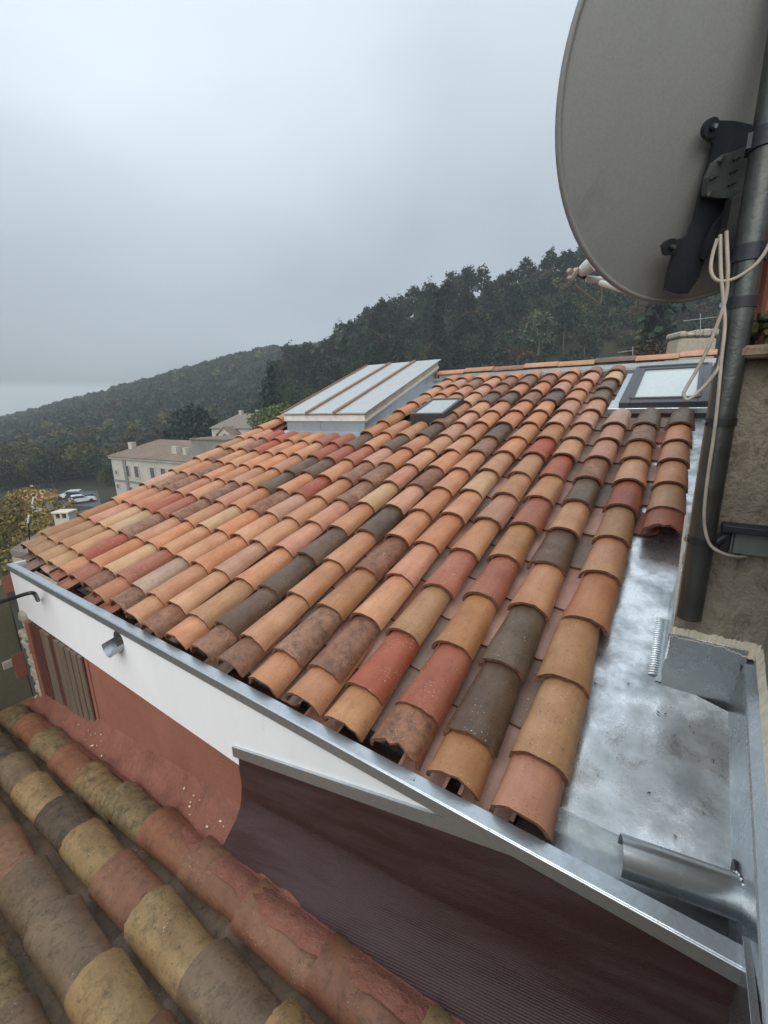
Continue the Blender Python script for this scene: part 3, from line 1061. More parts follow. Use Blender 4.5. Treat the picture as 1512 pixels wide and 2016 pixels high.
while zz < -0.30:
    hh = random.uniform(0.06, 0.11)
    m = MB()
    x0, x1 = 0.345 + random.uniform(-.012, .012), 0.495 + random.uniform(-.008, .004)
    y0 = 0.155 + random.uniform(-.02, .012)
    for sx0, sx1 in ((x0, x1),) if random.random() < 0.6 else ((x0, (x0 + x1) / 2 - .005), ((x0 + x1) / 2 + .005, x1)):
        d = [random.uniform(-.012, .012) for _ in range(8)]
        m.hexa([(sx0 + d[0], y0 + d[4], zz), (sx1 + d[1], y0 + d[5], zz + d[0]), (sx1, 0.22, zz), (sx0, 0.22, zz),
                (sx0 + d[2], y0 + d[6], zz + hh), (sx1 + d[3], y0 + d[7], zz + hh + d[1]), (sx1, 0.22, zz + hh), (sx0, 0.22, zz + hh)])
    m.build('stone', STONE, body, 0.014)
    zz += hh + 0.008

LS = math.tan(R(8))


def low(a):                       # base plane of the old lower roof
    return -0.75 + LS * (a - 3.075)


# strip and maroon membrane
zs = lambda a: -0.215 + 0.262 * (a - 3.08)
m = MB()
xs = np.linspace(3.055, 4.33, 12)
f0, f1, f2, f3 = [], [], [], []
for a in xs:
    z1 = min(zs(a), 0.075)
    z0 = min(zs(a) - 0.052, 0.060)
    f0.append((a, 0.1735, z0)), f1.append((a, 0.1735, z1)), f2.append((a, 0.184, z1)), f3.append((a, 0.184, z0))
quadstrip(m, f0, f1), quadstrip(m, f1, f2), quadstrip(m, f3, f0)
m.add([f0[0], f1[0], f2[0], f3[0]], [(0, 1, 2, 3)])
m.build('flashing_strip', ZINC3, house)
m = MB()
rows, cols = 14, 60
gv = []
for j in range(rows + 1):
    u = j / rows
    for i in range(cols + 1):
        a = 3.085 + (4.86 - 3.085) * (i / cols)
        topz = min(zs(a) - 0.03, 0.0545)
        botz = low(a) + 0.135 - 0.05 * u
        z = topz + (botz - topz) * u
        flare = 0.0 if u < 0.62 else ((u - 0.62) / 0.38) ** 1.6
        y = 0.178 - 0.0012 * math.sin(a * 5 + u * 3) - flare * (0.118 + 0.003 * math.sin(a * 7))
        sh = 0.0
        if i == 0:
            sh = -0.035 * max(0, u - 0.35) + 0.004 * math.sin(u * 18)
        gv.append((a + sh, y, z - flare * 0.015))
kk = cols + 1
m.add(gv, [(j * kk + i, j * kk + i + 1, (j + 1) * kk + i + 1, (j + 1) * kk + i) for j in range(rows) for i in range(cols)], 0, True)
e = [gv[j * kk] for j in range(rows + 1)]
m.add(e + [(q[0] + 0.002, q[1] + 0.012, q[2]) for q in e], [(i, i + 1, rows + 2 + i, rows + 1 + i) for i in range(rows)])
m.build('membrane', MEMB, house)

# ================================================================== the old roof below
lower = empty('lower_house', (2.6, -1.3, GZ), 'lower house with old mossy canal tiles in the foreground', 'house')
m = MB()
m.box(0.32, 5.6, -3.2, 0.10, GZ, -1.40)
m.build('wall', OLIVE, lower)
LM = Matrix([[0, math.cos(R(8)), math.sin(R(8)) * -1, 0], [-1, 0, 0, 0], [0, math.sin(R(8)), math.cos(R(8)), 0], [0, 0, 0, 1]])
m = MB()
m.add([(0.30, -3.2, low(0.30) - .075), (5.7, -3.2, low(5.7) - .075), (5.7, 0.12, low(5.7) - .075), (0.30, 0.12, low(0.30) - .075),
       (0.30, -3.2, low(0.30) - .13), (5.7, -3.2, low(5.7) - .13), (5.7, 0.12, low(5.7) - .13), (0.30, 0.12, low(0.30) - .13)], [(0, 1, 2, 3), (7, 6, 5, 4), (0, 3, 7, 4), (0, 4, 5, 1), (1, 5, 6, 2)])
lroof = m.build('roof', BEDDING, lower)
OLDT = [canal_mesh('old_tile', 0.46, 0.198, 0.168, 0.086, 0.068, 0.016, 12, 50 + s, 0.0032, False, 0.3) for s in range(5)]
OLDP = canal_mesh('old_pan_tile', 0.48, 0.17, 0.19, 0.045, 0.05, 0.014, 8, 80, 0.002, True)
OCH = ['mrmrmmrrrryrr', 'mkbykyrybyymy', 'bmybrbbyrmbyb', 'ymbyrymbybyrm', 'bmyrmybymbryb', 'ybmymrbymybmr', 'mybymbrymbyym', 'ybmybrymbymyr']
for k in range(8):
    yc = -0.012 - 0.227 * k
    x = 0.36 + 0.07 * (k % 3)
    j = 0
    while x < 5.3:
        cc = OCH[k][j % 13]
        M = Matrix.Translation((x, yc + random.uniform(-.006, .006), low(x) + (0.020 if j else 0.004))) @ LM @ Matrix.Rotation(-0.045 + random.uniform(-.012, .012), 4, 'X') @ Matrix.Rotation(random.uniform(-.05, .05), 4, 'Y') @ Matrix.Rotation(random.uniform(-.025, .025), 4, 'Z') @ Matrix.Diagonal((random.uniform(.97, 1.05), 1, random.uniform(.95, 1.08), 1))
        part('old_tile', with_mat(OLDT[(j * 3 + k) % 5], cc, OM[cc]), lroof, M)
        x += random.uniform(0.325, 0.40)
        j += 1
    if k < 7:
        x = 0.34
        while x < 5.2:
            M = Matrix.Translation((x, yc - 0.1135, low(x) + 0.012)) @ LM @ Matrix.Rotation(-0.035, 4, 'X')
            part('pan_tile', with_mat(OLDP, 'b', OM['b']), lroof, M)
            x += 0.37
def sst_(x, w_):
    x = min(1.0, max(0.0, x / w_))
    return x * x * (3 - 2 * x)


# mortar fillet against the red wall, spreading over the first column
m = MB()
rows, cols = 14, 150
gv = []
rn = np.convolve(rng.normal(size=cols + 20), np.ones(15) / 15, 'same')
for j in range(rows + 1):
    u = j / rows
    for i in range(cols + 1):
        a = 0.40 + 4.9 * i / cols
        edge = 0.040 + 0.045 * rn[min(i + 8, cols)] + 0.012 * math.sin(a * 3.1) - 0.075 * float(sst_(a - 2.55, 0.5))
        y = 0.198 + (edge - 0.198) * u
        zt = low(a) + 0.150
        # profile: steep at the wall, hollow, then up over the tile crown
        dome = 0.0
        d = (y + 0.015) / 0.097
        if abs(d) < 1:
            dome = 0.108 * math.sqrt(1 - d * d)
        slope = 0.150 * (1 - u) ** 1.5 + 0.03
        z = low(a) + max(slope, dome) + (0.002 + 0.005 * u) * rn[(i + j * 5) % cols] * (u > 0.05) + 0.002 - 0.014 * u ** 3
        gv.append((a, y, z))
kk = cols + 1
m.add(gv, [(j * kk + i, j * kk + i + 1, (j + 1) * kk + i + 1, (j + 1) * kk + i) for j in range(rows) for i in range(cols)], 0, True)
m.build('mortar_fillet', REDMORT, lower)
m = MB()
m.box(0.285, 0.40, -0.9, 0.16, low(0.3) - 0.02, low(0.3) + 0.075)
m.build('end_mortar', REDMORT, lower, 0.02)
# rubble crumbs on the fillet
m = MB()
for i in range(22):
    a = random.choice([random.gauss(1.55, .12), random.gauss(2.72, .10), random.gauss(2.95, .06)])
    y = random.uniform(0.07, 0.15)
    q = np.array([a, y, low(a) + 0.03 + 0.15 * ((y + 0.0) / 0.198) ** 1.5 + 0.006])
    r0 = random.uniform(0.0018, 0.0045)
    d = [np.array([random.uniform(-1, 1), random.uniform(-1, 1), random.uniform(-.5, .5)]) * r0 for _ in range(8)]
    m.hexa([q + d[0] + (-r0, -r0, 0), q + d[1] + (r0, -r0, 0), q + d[2] + (r0, r0, 0), q + d[3] + (-r0, r0, 0), q + d[4] + (-r0, -r0, r0), q + d[5] + (r0, -r0, r0), q + d[6] + (r0, r0, r0), q + d[7] + (-r0, r0, r0)])
tag(m.build('plaster_crumbs', CREAM, lower), kind='stuff')

# neighbour's wall on the far left
nb = empty('khaki_wall', (0.15, -1.9, GZ), 'khaki rendered side wall at the left edge with bare brick patches', 'wall')
m = MB()
m.box(0.05, 0.278, -4.0, 0.150, GZ, 1.1)
m.build('render', OLIVE, nb, 0.01)
for (px, py, w_, h_) in ((17, 1150, 0.07, 0.14), (40, 1310, 0.08, 0.22)):
    q = ona(px, py, 0.282)
    m = MB()
    m.box(0.274, 0.2805, q[1] - w_ / 2, q[1] + w_ / 2, q[2] - h_ / 2, q[2] + h_ / 2)
    m.build('brick_patch', REDWALL, nb, 0.006)
    m = MB()
    m.box(0.274, 0.283, q[1] - w_ * 1.3, q[1] - w_ / 2, q[2] + h_ * .05, q[2] + h_ * 0.38)
    m.build('plaster_dab', STONE, nb, 0.008)

# ================================================================== house on the right: pier and wall
pier = empty('neighbouring_house', (4.75, 1.2, GZ), 'old beige rendered house wall behind the dish mast on the right', 'house')
m = MB()
m.add([(4.604, 0.934, GZ), (5.6, 0.934, GZ), (5.6, 5.0, GZ), (4.775, 5.0, GZ), (4.604, 0.934, 1.36), (5.6, 0.934, 1.36), (5.6, 5.0, 1.60), (4.775, 5.0, 1.60)],
      [(3, 2, 1, 0), (4, 5, 6, 7), (0, 1, 5, 4), (1, 2, 6, 5), (2, 3, 7, 6), (3, 0, 4, 7)])
m.box(4.846, 5.6, -2.6, 0.934, GZ, 1.36)
m.build('wall', BEIGE, pier, 0.012)
def ribbon(fn, n, parent):
    """ragged smear of sealant; fn(u) gives the lower and upper edge"""
    m = MB()
    lo, hi = [], []
    for i in range(n + 1):
        a_, b_ = fn(i / n)
        lo.append(a_)
        hi.append(b_)
    quadstrip(m, lo, hi)
    return m.build('sealant', CREAM, parent)


J_ = lambda s_: random.uniform(-s_, s_)
ribbon(lambda u: (np.array([4.60 + 0.24 * u, 0.9155, zb + 0.196 - 0.022 * max(0, u - .6) * 2.5 + J_(.004)]), np.array([4.60 + 0.24 * u, 0.9335, zb + 0.226 + J_(.004)])), 40, pier)
ribbon(lambda u: (np.array([4.829, rp(0, .18 + .8 * u)[1], rp(0, .18 + .8 * u, -.058)[2] + 0.198 + J_(.003)]), np.array([4.8455, rp(0, .18 + .8 * u)[1], rp(0, .18 + .8 * u, -.058)[2] + 0.222 + J_(.004)])), 50, pier)
ribbon(lambda u: (rp(4.6005 + .006 * u, 0.985 + 0.9 * u, 0.112 + J_(.003)), rp(4.606 + .012 * u, 0.983 + 0.9 * u, 0.15 + J_(.004))), 40, pier)
m = MB()
for i in range(70):
    a = random.uniform(4.66, 4.92)
    q = np.array([a, 0.86 + random.uniform(0, .22), 1.385 + random.uniform(0, .075)])
    r0 = random.uniform(0.012, 0.026)
    d = [np.array([random.uniform(-1, 1), random.uniform(-1, 1), random.uniform(-.5, .5)]) * r0 * .5 for _ in range(8)]
    m.hexa([q + d[0] + (-r0, -r0, -r0 * .6), q + d[1] + (r0, -r0, -r0 * .6), q + d[2] + (r0, r0, -r0 * .6), q + d[3] + (-r0, r0, -r0 * .6), q + d[4] + (-r0, -r0, r0 * .6), q + d[5] + (r0, -r0, r0 * .6), q + d[6] + (r0, r0, r0 * .6), q + d[7] + (-r0, r0, r0 * .6)])
tag(m.build('moss_clump', MOSSM, pier, 0.004), kind='stuff')
m = MB()
m.box(4.64, 5.6, 0.84, 1.4, 1.352, 1.385)
m.build('coping_tile', OM['b'], pier, 0.008)
m = MB()
m.box(4.695, 5.4, 0.97, 1.5, 1.375, 2.2)
m.build('chimney_stack', REDWALL, pier, 0.01)

# ================================================================== dish, mast, cables
mast = empty('mast', (4.640, 0.868, 0.55), 'thick grey-green steel mast clamped to the beige wall', 'pole')
m = MB()
m.tube([(4.640, 0.868, 0.548), (4.640, 0.868, 2.75)], 0.0345, 24)
m.tube([(4.640, 0.868, 0.548), (4.640, 0.868, 0.556)], 0.0352, 24)
m.build('tube', POLE, mast)
for zc in (0.815, 1.178, 1.498):
    m = MB()
    hh = 0.011 if zc != 1.498 else 0.014
    m.tube([(4.640, 0.868, zc - hh), (4.640, 0.868, zc + hh)], 0.0375, 20)
    m.box(4.655, 4.672, 0.885, 0.933, zc - hh * .8, zc + hh * .8)
    cl_ = m.build('clamp', BLACK, mast)
    m = MB()
    m.tube([(4.598, 0.852, zc), (4.606, 0.862, zc)], 0.007, 8)
    m.build('bolt', BOLT, cl_)
m = MB()                                        # steel channel fixed to the wall beside the mast
x0, x1 = 4.692, 4.90
m.box(x0 + 0.03, x1, 0.899, 0.928, 0.777, 0.846)
m.box(x0 + 0.022, x0 + 0.028, 0.897, 0.928, 0.777, 0.846)
wc = empty('wall_channel', (x0, 0.93, 0.82), 'grey steel channel with a black top flange fixed to the wall right of the mast', 'bracket')
m.build('web', WEBG, wc, 0.002)
m = MB()
m.box(x0 - .006, x1, 0.872, 0.932, 0.848, 0.868)
m.box(x0 - .004, x0 + 0.020, 0.896, 0.930, 0.777, 0.846)
m.build('flange', STEEL, wc, 0.002)
m = MB()
m.tube([(4.675, 0.90, 0.80), (4.70, 0.91, 0.825)], 0.016, 10)
m.build('channel_joint', BLACK, mast)

dn = np.array([math.cos(.24) * math.sin(-.72), math.cos(.24) * math.cos(-.72), math.sin(.24)])
dt = np.cross(dn, [0, 0, 1.0])
dt /= np.linalg.norm(dt)
ds = np.cross(dt, dn)
DC = np.array([4.545, 1.0, 2.083])
DRX, DRY = 0.495, 0.535
dish = empty('satellite_dish', (4.64, 0.868, 1.9), 'large grey satellite dish seen from behind on its mast', 'satellite dish')


def dpt(r, a, off):
    """point on the dish: r 0..1 of the rim, off along the axis (negative = towards the mast)"""
    return DC + dt * (DRX * r * math.cos(a)) + ds * (DRY * r * math.sin(a)) + dn * (off - 0.075 * (1 - r * r))


m = MB()
NR, NA = 14, 96
for off in (0.0, 0.004):
    vs = [dpt(0, 0, off)]
    for i in range(1, NR + 1):
        for j in range(NA):
            vs.append(dpt(i / NR, 2 * math.pi * j / NA, off))
    fs = [(0, 1 + j, 1 + (j + 1) % NA) for j in range(NA)]
    for i in range(NR - 1):
        for j in range(NA):
            fs.append((1 + i * NA + j, 1 + i * NA + (j + 1) % NA, 1 + (i + 1) * NA + (j + 1) % NA, 1 + (i + 1) * NA + j))
    m.add(vs, fs, 0, True)
m.build('reflector', DISH, dish)
m = MB()
vs = []
for j in range(NA):
    a = 2 * math.pi * j / NA
    for (r, o) in ((0.985, -0.004), (1.006, -0.003), (1.008, 0.010), (0.990, 0.012)):
        vs.append(dpt(r, a, o))
m.add(vs, [(j * 4 + k, j * 4 + (k + 1) % 4, ((j + 1) % NA) * 4 + (k + 1) % 4, ((j + 1) % NA) * 4 + k) for j in range(NA) for k in range(4)], 0, True)
m.build('rim', DISH, dish)


def ondish(px, py, off):
    """ray onto the plane behind the dish, 'off' metres behind the bowl's back"""
    return hit(px, py, DC + dn * (-0.075 + off), dn)


def plate(poly, off, thick, mat, name, parent, bev=0.003):
    m = MB()
    P = [ondish(x, y, off) for x, y in poly]
    m.prism(P, -dn * thick)
    return m.build(name, mat, parent, bev)


bk = plate([(1382, 258), (1386, 244), (1396, 239), (1440, 240), (1475, 248), (1480, 290), (1452, 300), (1440, 330), (1432, 400), (1410, 448), (1395, 475), (1372, 545), (1350, 578), (1330, 579), (1306, 572), (1308, 552), (1316, 520), (1322, 500), (1303, 496), (1299, 485), (1306, 476), (1340, 470), (1350, 462), (1364, 430), (1374, 380), (1394, 312), (1400, 285), (1386, 274)], -0.012, 0.010, STEEL, 'bracket', dish, 0.003)
for x, y in ((1394, 254), (1315, 487)):
    q = ondish(x, y, -0.024)
    m = MB()
    m.tube([q, q - dn * 0.014], 0.022, 14)
    m.tube([q - dn * 0.014, q - dn * 0.022], [0.009, 0.008], 8)
    m.build('bolt', STEEL, bk)
    q2 = q - dn * 0.022
    m = MB()
    m.tube([q2, q2 - dn * 0.006], 0.0055, 6)
    m.build('bolt_head', BOLT, bk)
bx = plate([(1398, 322), (1418, 306), (1448, 296), (1476, 285), (1480, 400), (1440, 396), (1428, 392), (1400, 392), (1380, 388), (1384, 352)], -0.030, 0.020, BRACK, 'clamp_plate', dish, 0.004)
for x, y in ((1419, 314), (1397, 382)):
    q = ondish(x, y, -0.052)
    m = MB()
    m.tube([q, q - dn * 0.010], 0.0075, 6)
    m.build('bolt', BOLT, bx)
for x, y in ((1450, 312), (1444, 337), (1441, 362), (1404, 350)):
    q0, q1 = ondish(x - 7, y + 4, -0.0515), ondish(x + 7, y - 4, -0.0515)
    m = MB()
    m.tube([q0, q1], 0.0035, 6)
    m.build('slot', BLACK, bx)
# channel arm holding the feed support, and the junction below the clamp
plate([(1428, 392), (1446, 378), (1484, 376), (1486, 404), (1472, 450), (1456, 468), (1440, 478), (1408, 512), (1398, 518), (1396, 500), (1418, 450)], -0.040, 0.024, POLE, 'mount_block', dish, 0.005)
plate([(1432, 405), (1424, 412), (1400, 446), (1386, 476), (1376, 510), (1384, 512), (1404, 470), (1424, 432), (1440, 412)], -0.026, 0.012, STEEL, 'brace', dish, 0.003)
m = MB()
m.tube([(4.640, 0.868, 1.86), (4.640, 0.868, 1.905)], 0.040, 18)
m.box(4.598, 4.655, 0.845, 0.90, 1.865, 1.90)
m.build('mast_clamp', STEEL, dish)
m = MB()
m.tube([(4.640, 0.868, 1.60), (4.640, 0.868, 1.64)], 0.040, 18)
m.build('mast_clamp', STEEL, dish)

# feed arm, receiver
FD = 0.42


def onfeed(px, py, d=FD):
    return hit(px, py, DC + dn * d, dn)


m = MB()
q0 = dpt(0.99, R(-96), 0.0)
m.tube([q0, q0 + (onfeed(1180, 556, 0.36) - q0) * 0.97], 0.011, 10)
m.build('feed_arm', IVORY, dish)
m = MB()
h0, h1 = onfeed(1137, 541), onfeed(1165, 520, FD - 0.03)
hx = (h1 - h0) / np.linalg.norm(h1 - h0)
m.tube([h0 + hx * 0.005, h0 + hx * 0.012, h0 + hx * 0.026, h0 + hx * 0.040, h0 + hx * 0.055, h0 + hx * 0.058], [0.010, 0.018, 0.024, 0.0275, 0.029, 0.028], 18)
lnb = m.build('receiver_horn', IVORY, dish)
m = MB()
g0, g1 = onfeed(1154, 549), onfeed(1192, 552, FD - 0.02)
m.tube([g0, g0 + (g1 - g0) * .04, g1], [0.010, 0.0125, 0.0125], 14)
m.build('receiver_body', IVORY, dish)
m = MB()
b0 = onfeed(1128, 538)
ex = onfeed(1133, 528) - onfeed(1114, 553)
ex /= np.linalg.norm(ex)
ey = np.cross(ex, dn)
m.box(-0.026, 0.022, -0.011, 0.006, -0.02, 0.012, fn=lambda x, y, z: b0 + ex * x + ey * y + dn * z)
m.box(-0.012, 0.006, 0.006, 0.026, -0.014, 0.010, fn=lambda x, y, z: b0 + ex * x + ey * y + dn * z)
m.build('receiver_plate', PEACH, dish, 0.002)
m = MB()
m.tube([onfeed(1136, 533), onfeed(1142, 538), onfeed(1152, 546)], [0.013, 0.014, 0.010], 10)
m.build('receiver_clip', BLACK, dish)
m = MB()
m.tube(spline([onfeed(1132, 553), onfeed(1137, 564), onfeed(1158, 582), onfeed(1180, 598), onfeed(1185, 586), onfeed(1186, 566), onfeed(1192, 556)], 6), 0.0035, 6)
m.build('receiver_cable', CABLE, dish)

PBB = 0.832


def cab(pts, r, name, label, b=PBB, extra=None):
    P = [onb(x, y, b + (q[0] if q else 0)) for x, y, *q in pts]
    m = MB()
    m.tube(spline(P, 8), r, 8)
    return tag(m.build(name, CABLE), label, 'cable')


cab([(1430, 455), (1432, 505), (1433, 540), (1428, 590), (1408, 650), (1382, 710), (1352, 762), (1346, 778), (1356, 786), (1385, 762), (1412, 728), (1420, 700, 0.02)], 0.0048, 'coaxial_cable', 'beige coaxial cable hanging in a long V loop over the roof window')
cab([(1418, 462), (1419, 530), (1424, 590), (1427, 640), (1420, 710), (1413, 790), (1405, 860), (1394, 935), (1387, 1000), (1388, 1040), (1398, 1072), (1420, 1088), (1448, 1096, .03), (1470, 1096, .08)], 0.0046, 'coaxial_cable', 'beige coaxial cable running down the mast to the wall')
cab([(1412, 470), (1402, 505), (1400, 535), (1412, 552), (1436, 552), (1462, 540), (1490, 518), (1512, 486), (1530, 440)], 0.0046, 'coaxial_cable', 'beige coaxial cable looping under the dish mount to the right')

# dark pipe at the far left
m = MB()
m.tube(spline([onb(-60, 1208, -0.10), onb(0, 1186, -0.02), onb(30, 1176, 0.03), onb(56, 1168, 0.08), onb(68, 1169, 0.11), onb(75, 1182, 0.165)], 6), 0.013, 10)
tag(m.build('dark_pipe', HOSE), 'dark bent pipe sticking out of the white fascia at the left end', 'pipe')

# ================================================================== terrain
SKA = [(-700, 905), (-400, 880), (-150, 850), (0, 826), (100, 800), (180, 780), (250, 762), (400, 722), (470, 702), (520, 694), (580, 690), (640, 682), (760, 650), (1000, 600), (1400, 545), (2400, 470)]
SKB = [(380, 905), (460, 850), (510, 790), (545, 722), (565, 693), (640, 682), (690, 640), (760, 612), (880, 566), (1000, 553), (1040, 528), (1150, 503), (1250, 480), (1500, 450), (2000, 430), (2600, 420)]


def sig(px, py):
    d = ray(px, py)
    f = np.dot(d, HF)
    return np.dot(d, HR) / f, d[2] / f


TA = np.array([sig(*q) for q in SKA])
TB = np.array([sig(*q) for q in SKB])


def sst(x):
    x = np.clip(x, 0, 1)
    return x * x * (3 - 2 * x)


def terr(tau, Y):
    """height (world z) at lateral ratio tau and forward distance Y"""
    za = np.interp(tau, TA[:, 0], TA[:, 1]) * 400 - 5.0
    zbk = np.interp(tau, TB[:, 0], TB[:, 1]) * 150 - 7.5
    base = GZ - CAM[2]
    A = base + (za - base) * sst((Y - 95) / 305.0) ** 0.9
    A = np.where(Y > 400, za - (Y - 400) * 0.10, A)
    B = base + (zbk - base) * sst((Y - 50) / 100.0)
    B = np.where(Y > 150, zbk - (Y - 150) * 0.45, B)
    z = np.maximum(A, B)
    z = z + 0.8 * np.sin(Y * 0.11 + tau * 21) * np.clip((Y - 90) / 80, 0, 1)
    return z + CAM[2]


def gpt(tau, Y):
    p = CAM + HF * Y + HR * (tau * Y)
    p[2] = terr(np.array(tau), np.array(Y)).item()
    return p


m = MB()
taus = np.tan(np.linspace(R(-62), R(62), 120))
Ys = np.concatenate([np.array([-6.0, 2, 8, 16, 28]), np.linspace(40, 170, 34), np.linspace(182, 440, 34), np.array([480, 540, 620])])
gv = []
for Y in Ys:
    for ta in taus:
        Ye = max(Y, 0.5)
        if Y < 40:
            p = CAM + HF * Y + HR * (ta / taus[-1] * max(60, abs(taus[-1]) * max(Y, 1)))
            p[2] = GZ
        else:
            p = gpt(ta, Y)
        gv.append(p)
nt_ = len(taus)
m.add(gv, [(j * nt_ + i, j * nt_ + i + 1, (j + 1) * nt_ + i + 1, (j + 1) * nt_ + i) for j in range(len(Ys) - 1) for i in range(nt_ - 1)], 0, True)
tag(m.build('hillside', GROUND), kind='structure')
m = MB()                                       # flat land all round to the horizon
m.add([(-1500, -1500, GZ - .6), (1500, -1500, GZ - .6), (1500, 1500, GZ - .6), (-1500, 1500, GZ - .6)], [(0, 1, 2, 3)])
tag(m.build('ground', GROUND), kind='structure')

# ---- tree meshes
def crown_mesh(name, mat, h, rad, n_cl, per, leaf, shape, seed, trunk_h=0.3):
    r = np.random.default_rng(seed)
    vs, fs = [], []
    cl_c = []
    while len(cl_c) < n_cl:
        q = r.uniform(-1, 1, 3)
        if np.linalg.norm(q) > 1:
            continue
        if shape == 'pine':
            z = trunk_h + (1 - trunk_h) * (q[2] * .5 + .5)
            u = (z - trunk_h) / (1 - trunk_h)
            prof = (0.45 + 0.55 * math.sin(math.pi * min(1, u * 0.9 + 0.12))) * (1 - 0.55 * u ** 3)
        elif shape == 'cypress':
            z = 0.03 + 0.97 * r.random()
            u = z
            prof = (1 - u ** 1.7) * (0.55 + 0.45 * min(1, u * 6))
        else:
            z = trunk_h + (1 - trunk_h) * (q[2] * .5 + .5)
            u = (z - trunk_h) / (1 - trunk_h)
            prof = math.sqrt(max(0.05, 1 - (2 * u - 0.85) ** 2 * 0.85))
        an = r.uniform(0, 2 * math.pi)
        rr = rad * prof * (r.random() ** 0.45)
        cl_c.append((rr * math.cos(an), rr * math.sin(an), z * h))
    for c in cl_c:
        cs = leaf * r.uniform(1.3, 2.4)
        for _ in range(per):
            o = np.array(c) + r.normal(size=3) * cs * (0.55, 0.55, 0.40)
            a = r.normal(size=3)
            a /= np.linalg.norm(a)
            b = np.cross(a, r.normal(size=3))
            b /= np.linalg.norm(b)
            s = leaf * r.uniform(0.55, 1.15)
            i = len(vs)
            vs += [o + a * s, o + b * s * .7, o - a * s, o - b * s * .7]
            fs.append((i, i + 1, i + 2, i + 3))
    me = bpy.data.meshes.new(name)
    me.from_pydata([tuple(map(float, x)) for x in vs], [], fs)
    me.materials.append(mat)
    return me


def trunk_mesh(name, mat, h, r0, seed, limbs=4, lean=0.05):
    r = random.Random(seed)
    m = MB()
    pth = [(0, 0, -0.8)]
    x = y = 0
    for i in range(1, 6):
        x += r.uniform(-1, 1) * lean * h / 5
        y += r.uniform(-1, 1) * lean * h / 5
        pth.append((x, y, h * i / 5))
    m.tube(pth, [r0 * (1 - 0.15 * i) for i in range(6)], 6)
    for i in range(limbs):
        b = pth[2 + i % 4]
        an = r.uniform(0, 6.28)
        ln = h * r.uniform(.18, .34)
        m.tube([b, (b[0] + math.cos(an) * ln * .5, b[1] + math.sin(an) * ln * .5, b[2] + ln * .3), (b[0] + math.cos(an) * ln, b[1] + math.sin(an) * ln, b[2] + ln * .75)], [r0 * .45, r0 * .3, r0 * .12], 5)
    me, c = m.mesh(name, mat, 0, False)
    return me


KIND = {}
for i in range(4):
    KIND['pine%d' % i] = (crown_mesh('crown', LPINE if i % 2 else LDARK, 10.5, 3.0, 120, 9, 0.36, 'pine', 100 + i, 0.34), trunk_mesh('trunk', BARKL if i == 1 else BARK, 7.4, 0.2, i, 3))
for i in range(3):
    KIND['olive%d' % i] = (crown_mesh('crown', [LOLIVE, LPINE, LBROWN][i], 8.0, 3.8, 130, 9, 0.36, 'round', 200 + i, 0.15), trunk_mesh('trunk', BARK, 5.5, 0.2, 20 + i))
KIND['cypress'] = (crown_mesh('crown', LDARK, 11.0, 1.15, 150, 9, 0.26, 'cypress', 300), trunk_mesh('trunk', BARK, 6, 0.14, 40, 0, 0.01))
KIND['yellow'] = (crown_mesh('crown', LYEL, 8.6, 4.2, 300, 10, 0.20, 'round', 310, 0.12), trunk_mesh('trunk', BARK, 6.5, 0.2, 41, 6))
KIND['dark'] = (crown_mesh('crown', LDARK, 9.0, 3.3, 260, 10, 0.27, 'round', 320, 0.05), trunk_mesh('trunk', BARK, 6.5, 0.2, 42, 4))
KIND['bush'] = (crown_mesh('crown', LBROWN, 2.2, 2.0, 120, 9, 0.15, 'round', 330, 0.0), trunk_mesh('trunk', BARK, 1.2, 0.06, 43, 3))
KIND['bamboo'] = (crown_mesh('crown', LBRIGHT, 3.6, 2.6, 140, 9, 0.22, 'round', 340, 0.0), trunk_mesh('trunk', BARK, 2.2, 0.06, 44, 4))
KIND['grey'] = (crown_mesh('crown', LGREY, 5.0, 2.0, 120, 9, 0.22, 'round', 350, 0.1), trunk_mesh('trunk', BARKL, 4.0, 0.12, 45, 4))


def tree(kind, p, sc, name, label, group=None, zs_=1.0, cat='tree'):
    o = empty(name, p, label, cat, group)
    M = Matrix.Translation(Vector(p)) @ Matrix.Rotation(random.uniform(0, 6.28), 4, 'Z') @ Matrix.Diagonal((sc * random.uniform(.9, 1.1), sc * random.uniform(.9, 1.1), sc * zs_, 1))
    c, t_ = KIND[kind]
    part('trunk', t_, o, M)
    part('crown', c, o, M)
    return o


def tp(px, Y):
    d = ray(px, 800)
    return gpt(np.dot(d, HR) / np.dot(d, HF), Y)


# trees one can tell apart
def toptree(kind, px, py, Y, name, label, natural, z0=None, cat='tree', minsc=0.3):
    """stand a tree at distance Y so that its tip reaches the picture height py"""
    q = at(px, py, Y)
    g = gpt(np.dot(q - CAM, HR) / Y, Y)
    if z0 is not None:
        g[2] = z0
    sc = max(minsc, (q[2] - g[2]) / natural)
    return tree(kind, g, sc, name, label, cat=cat)


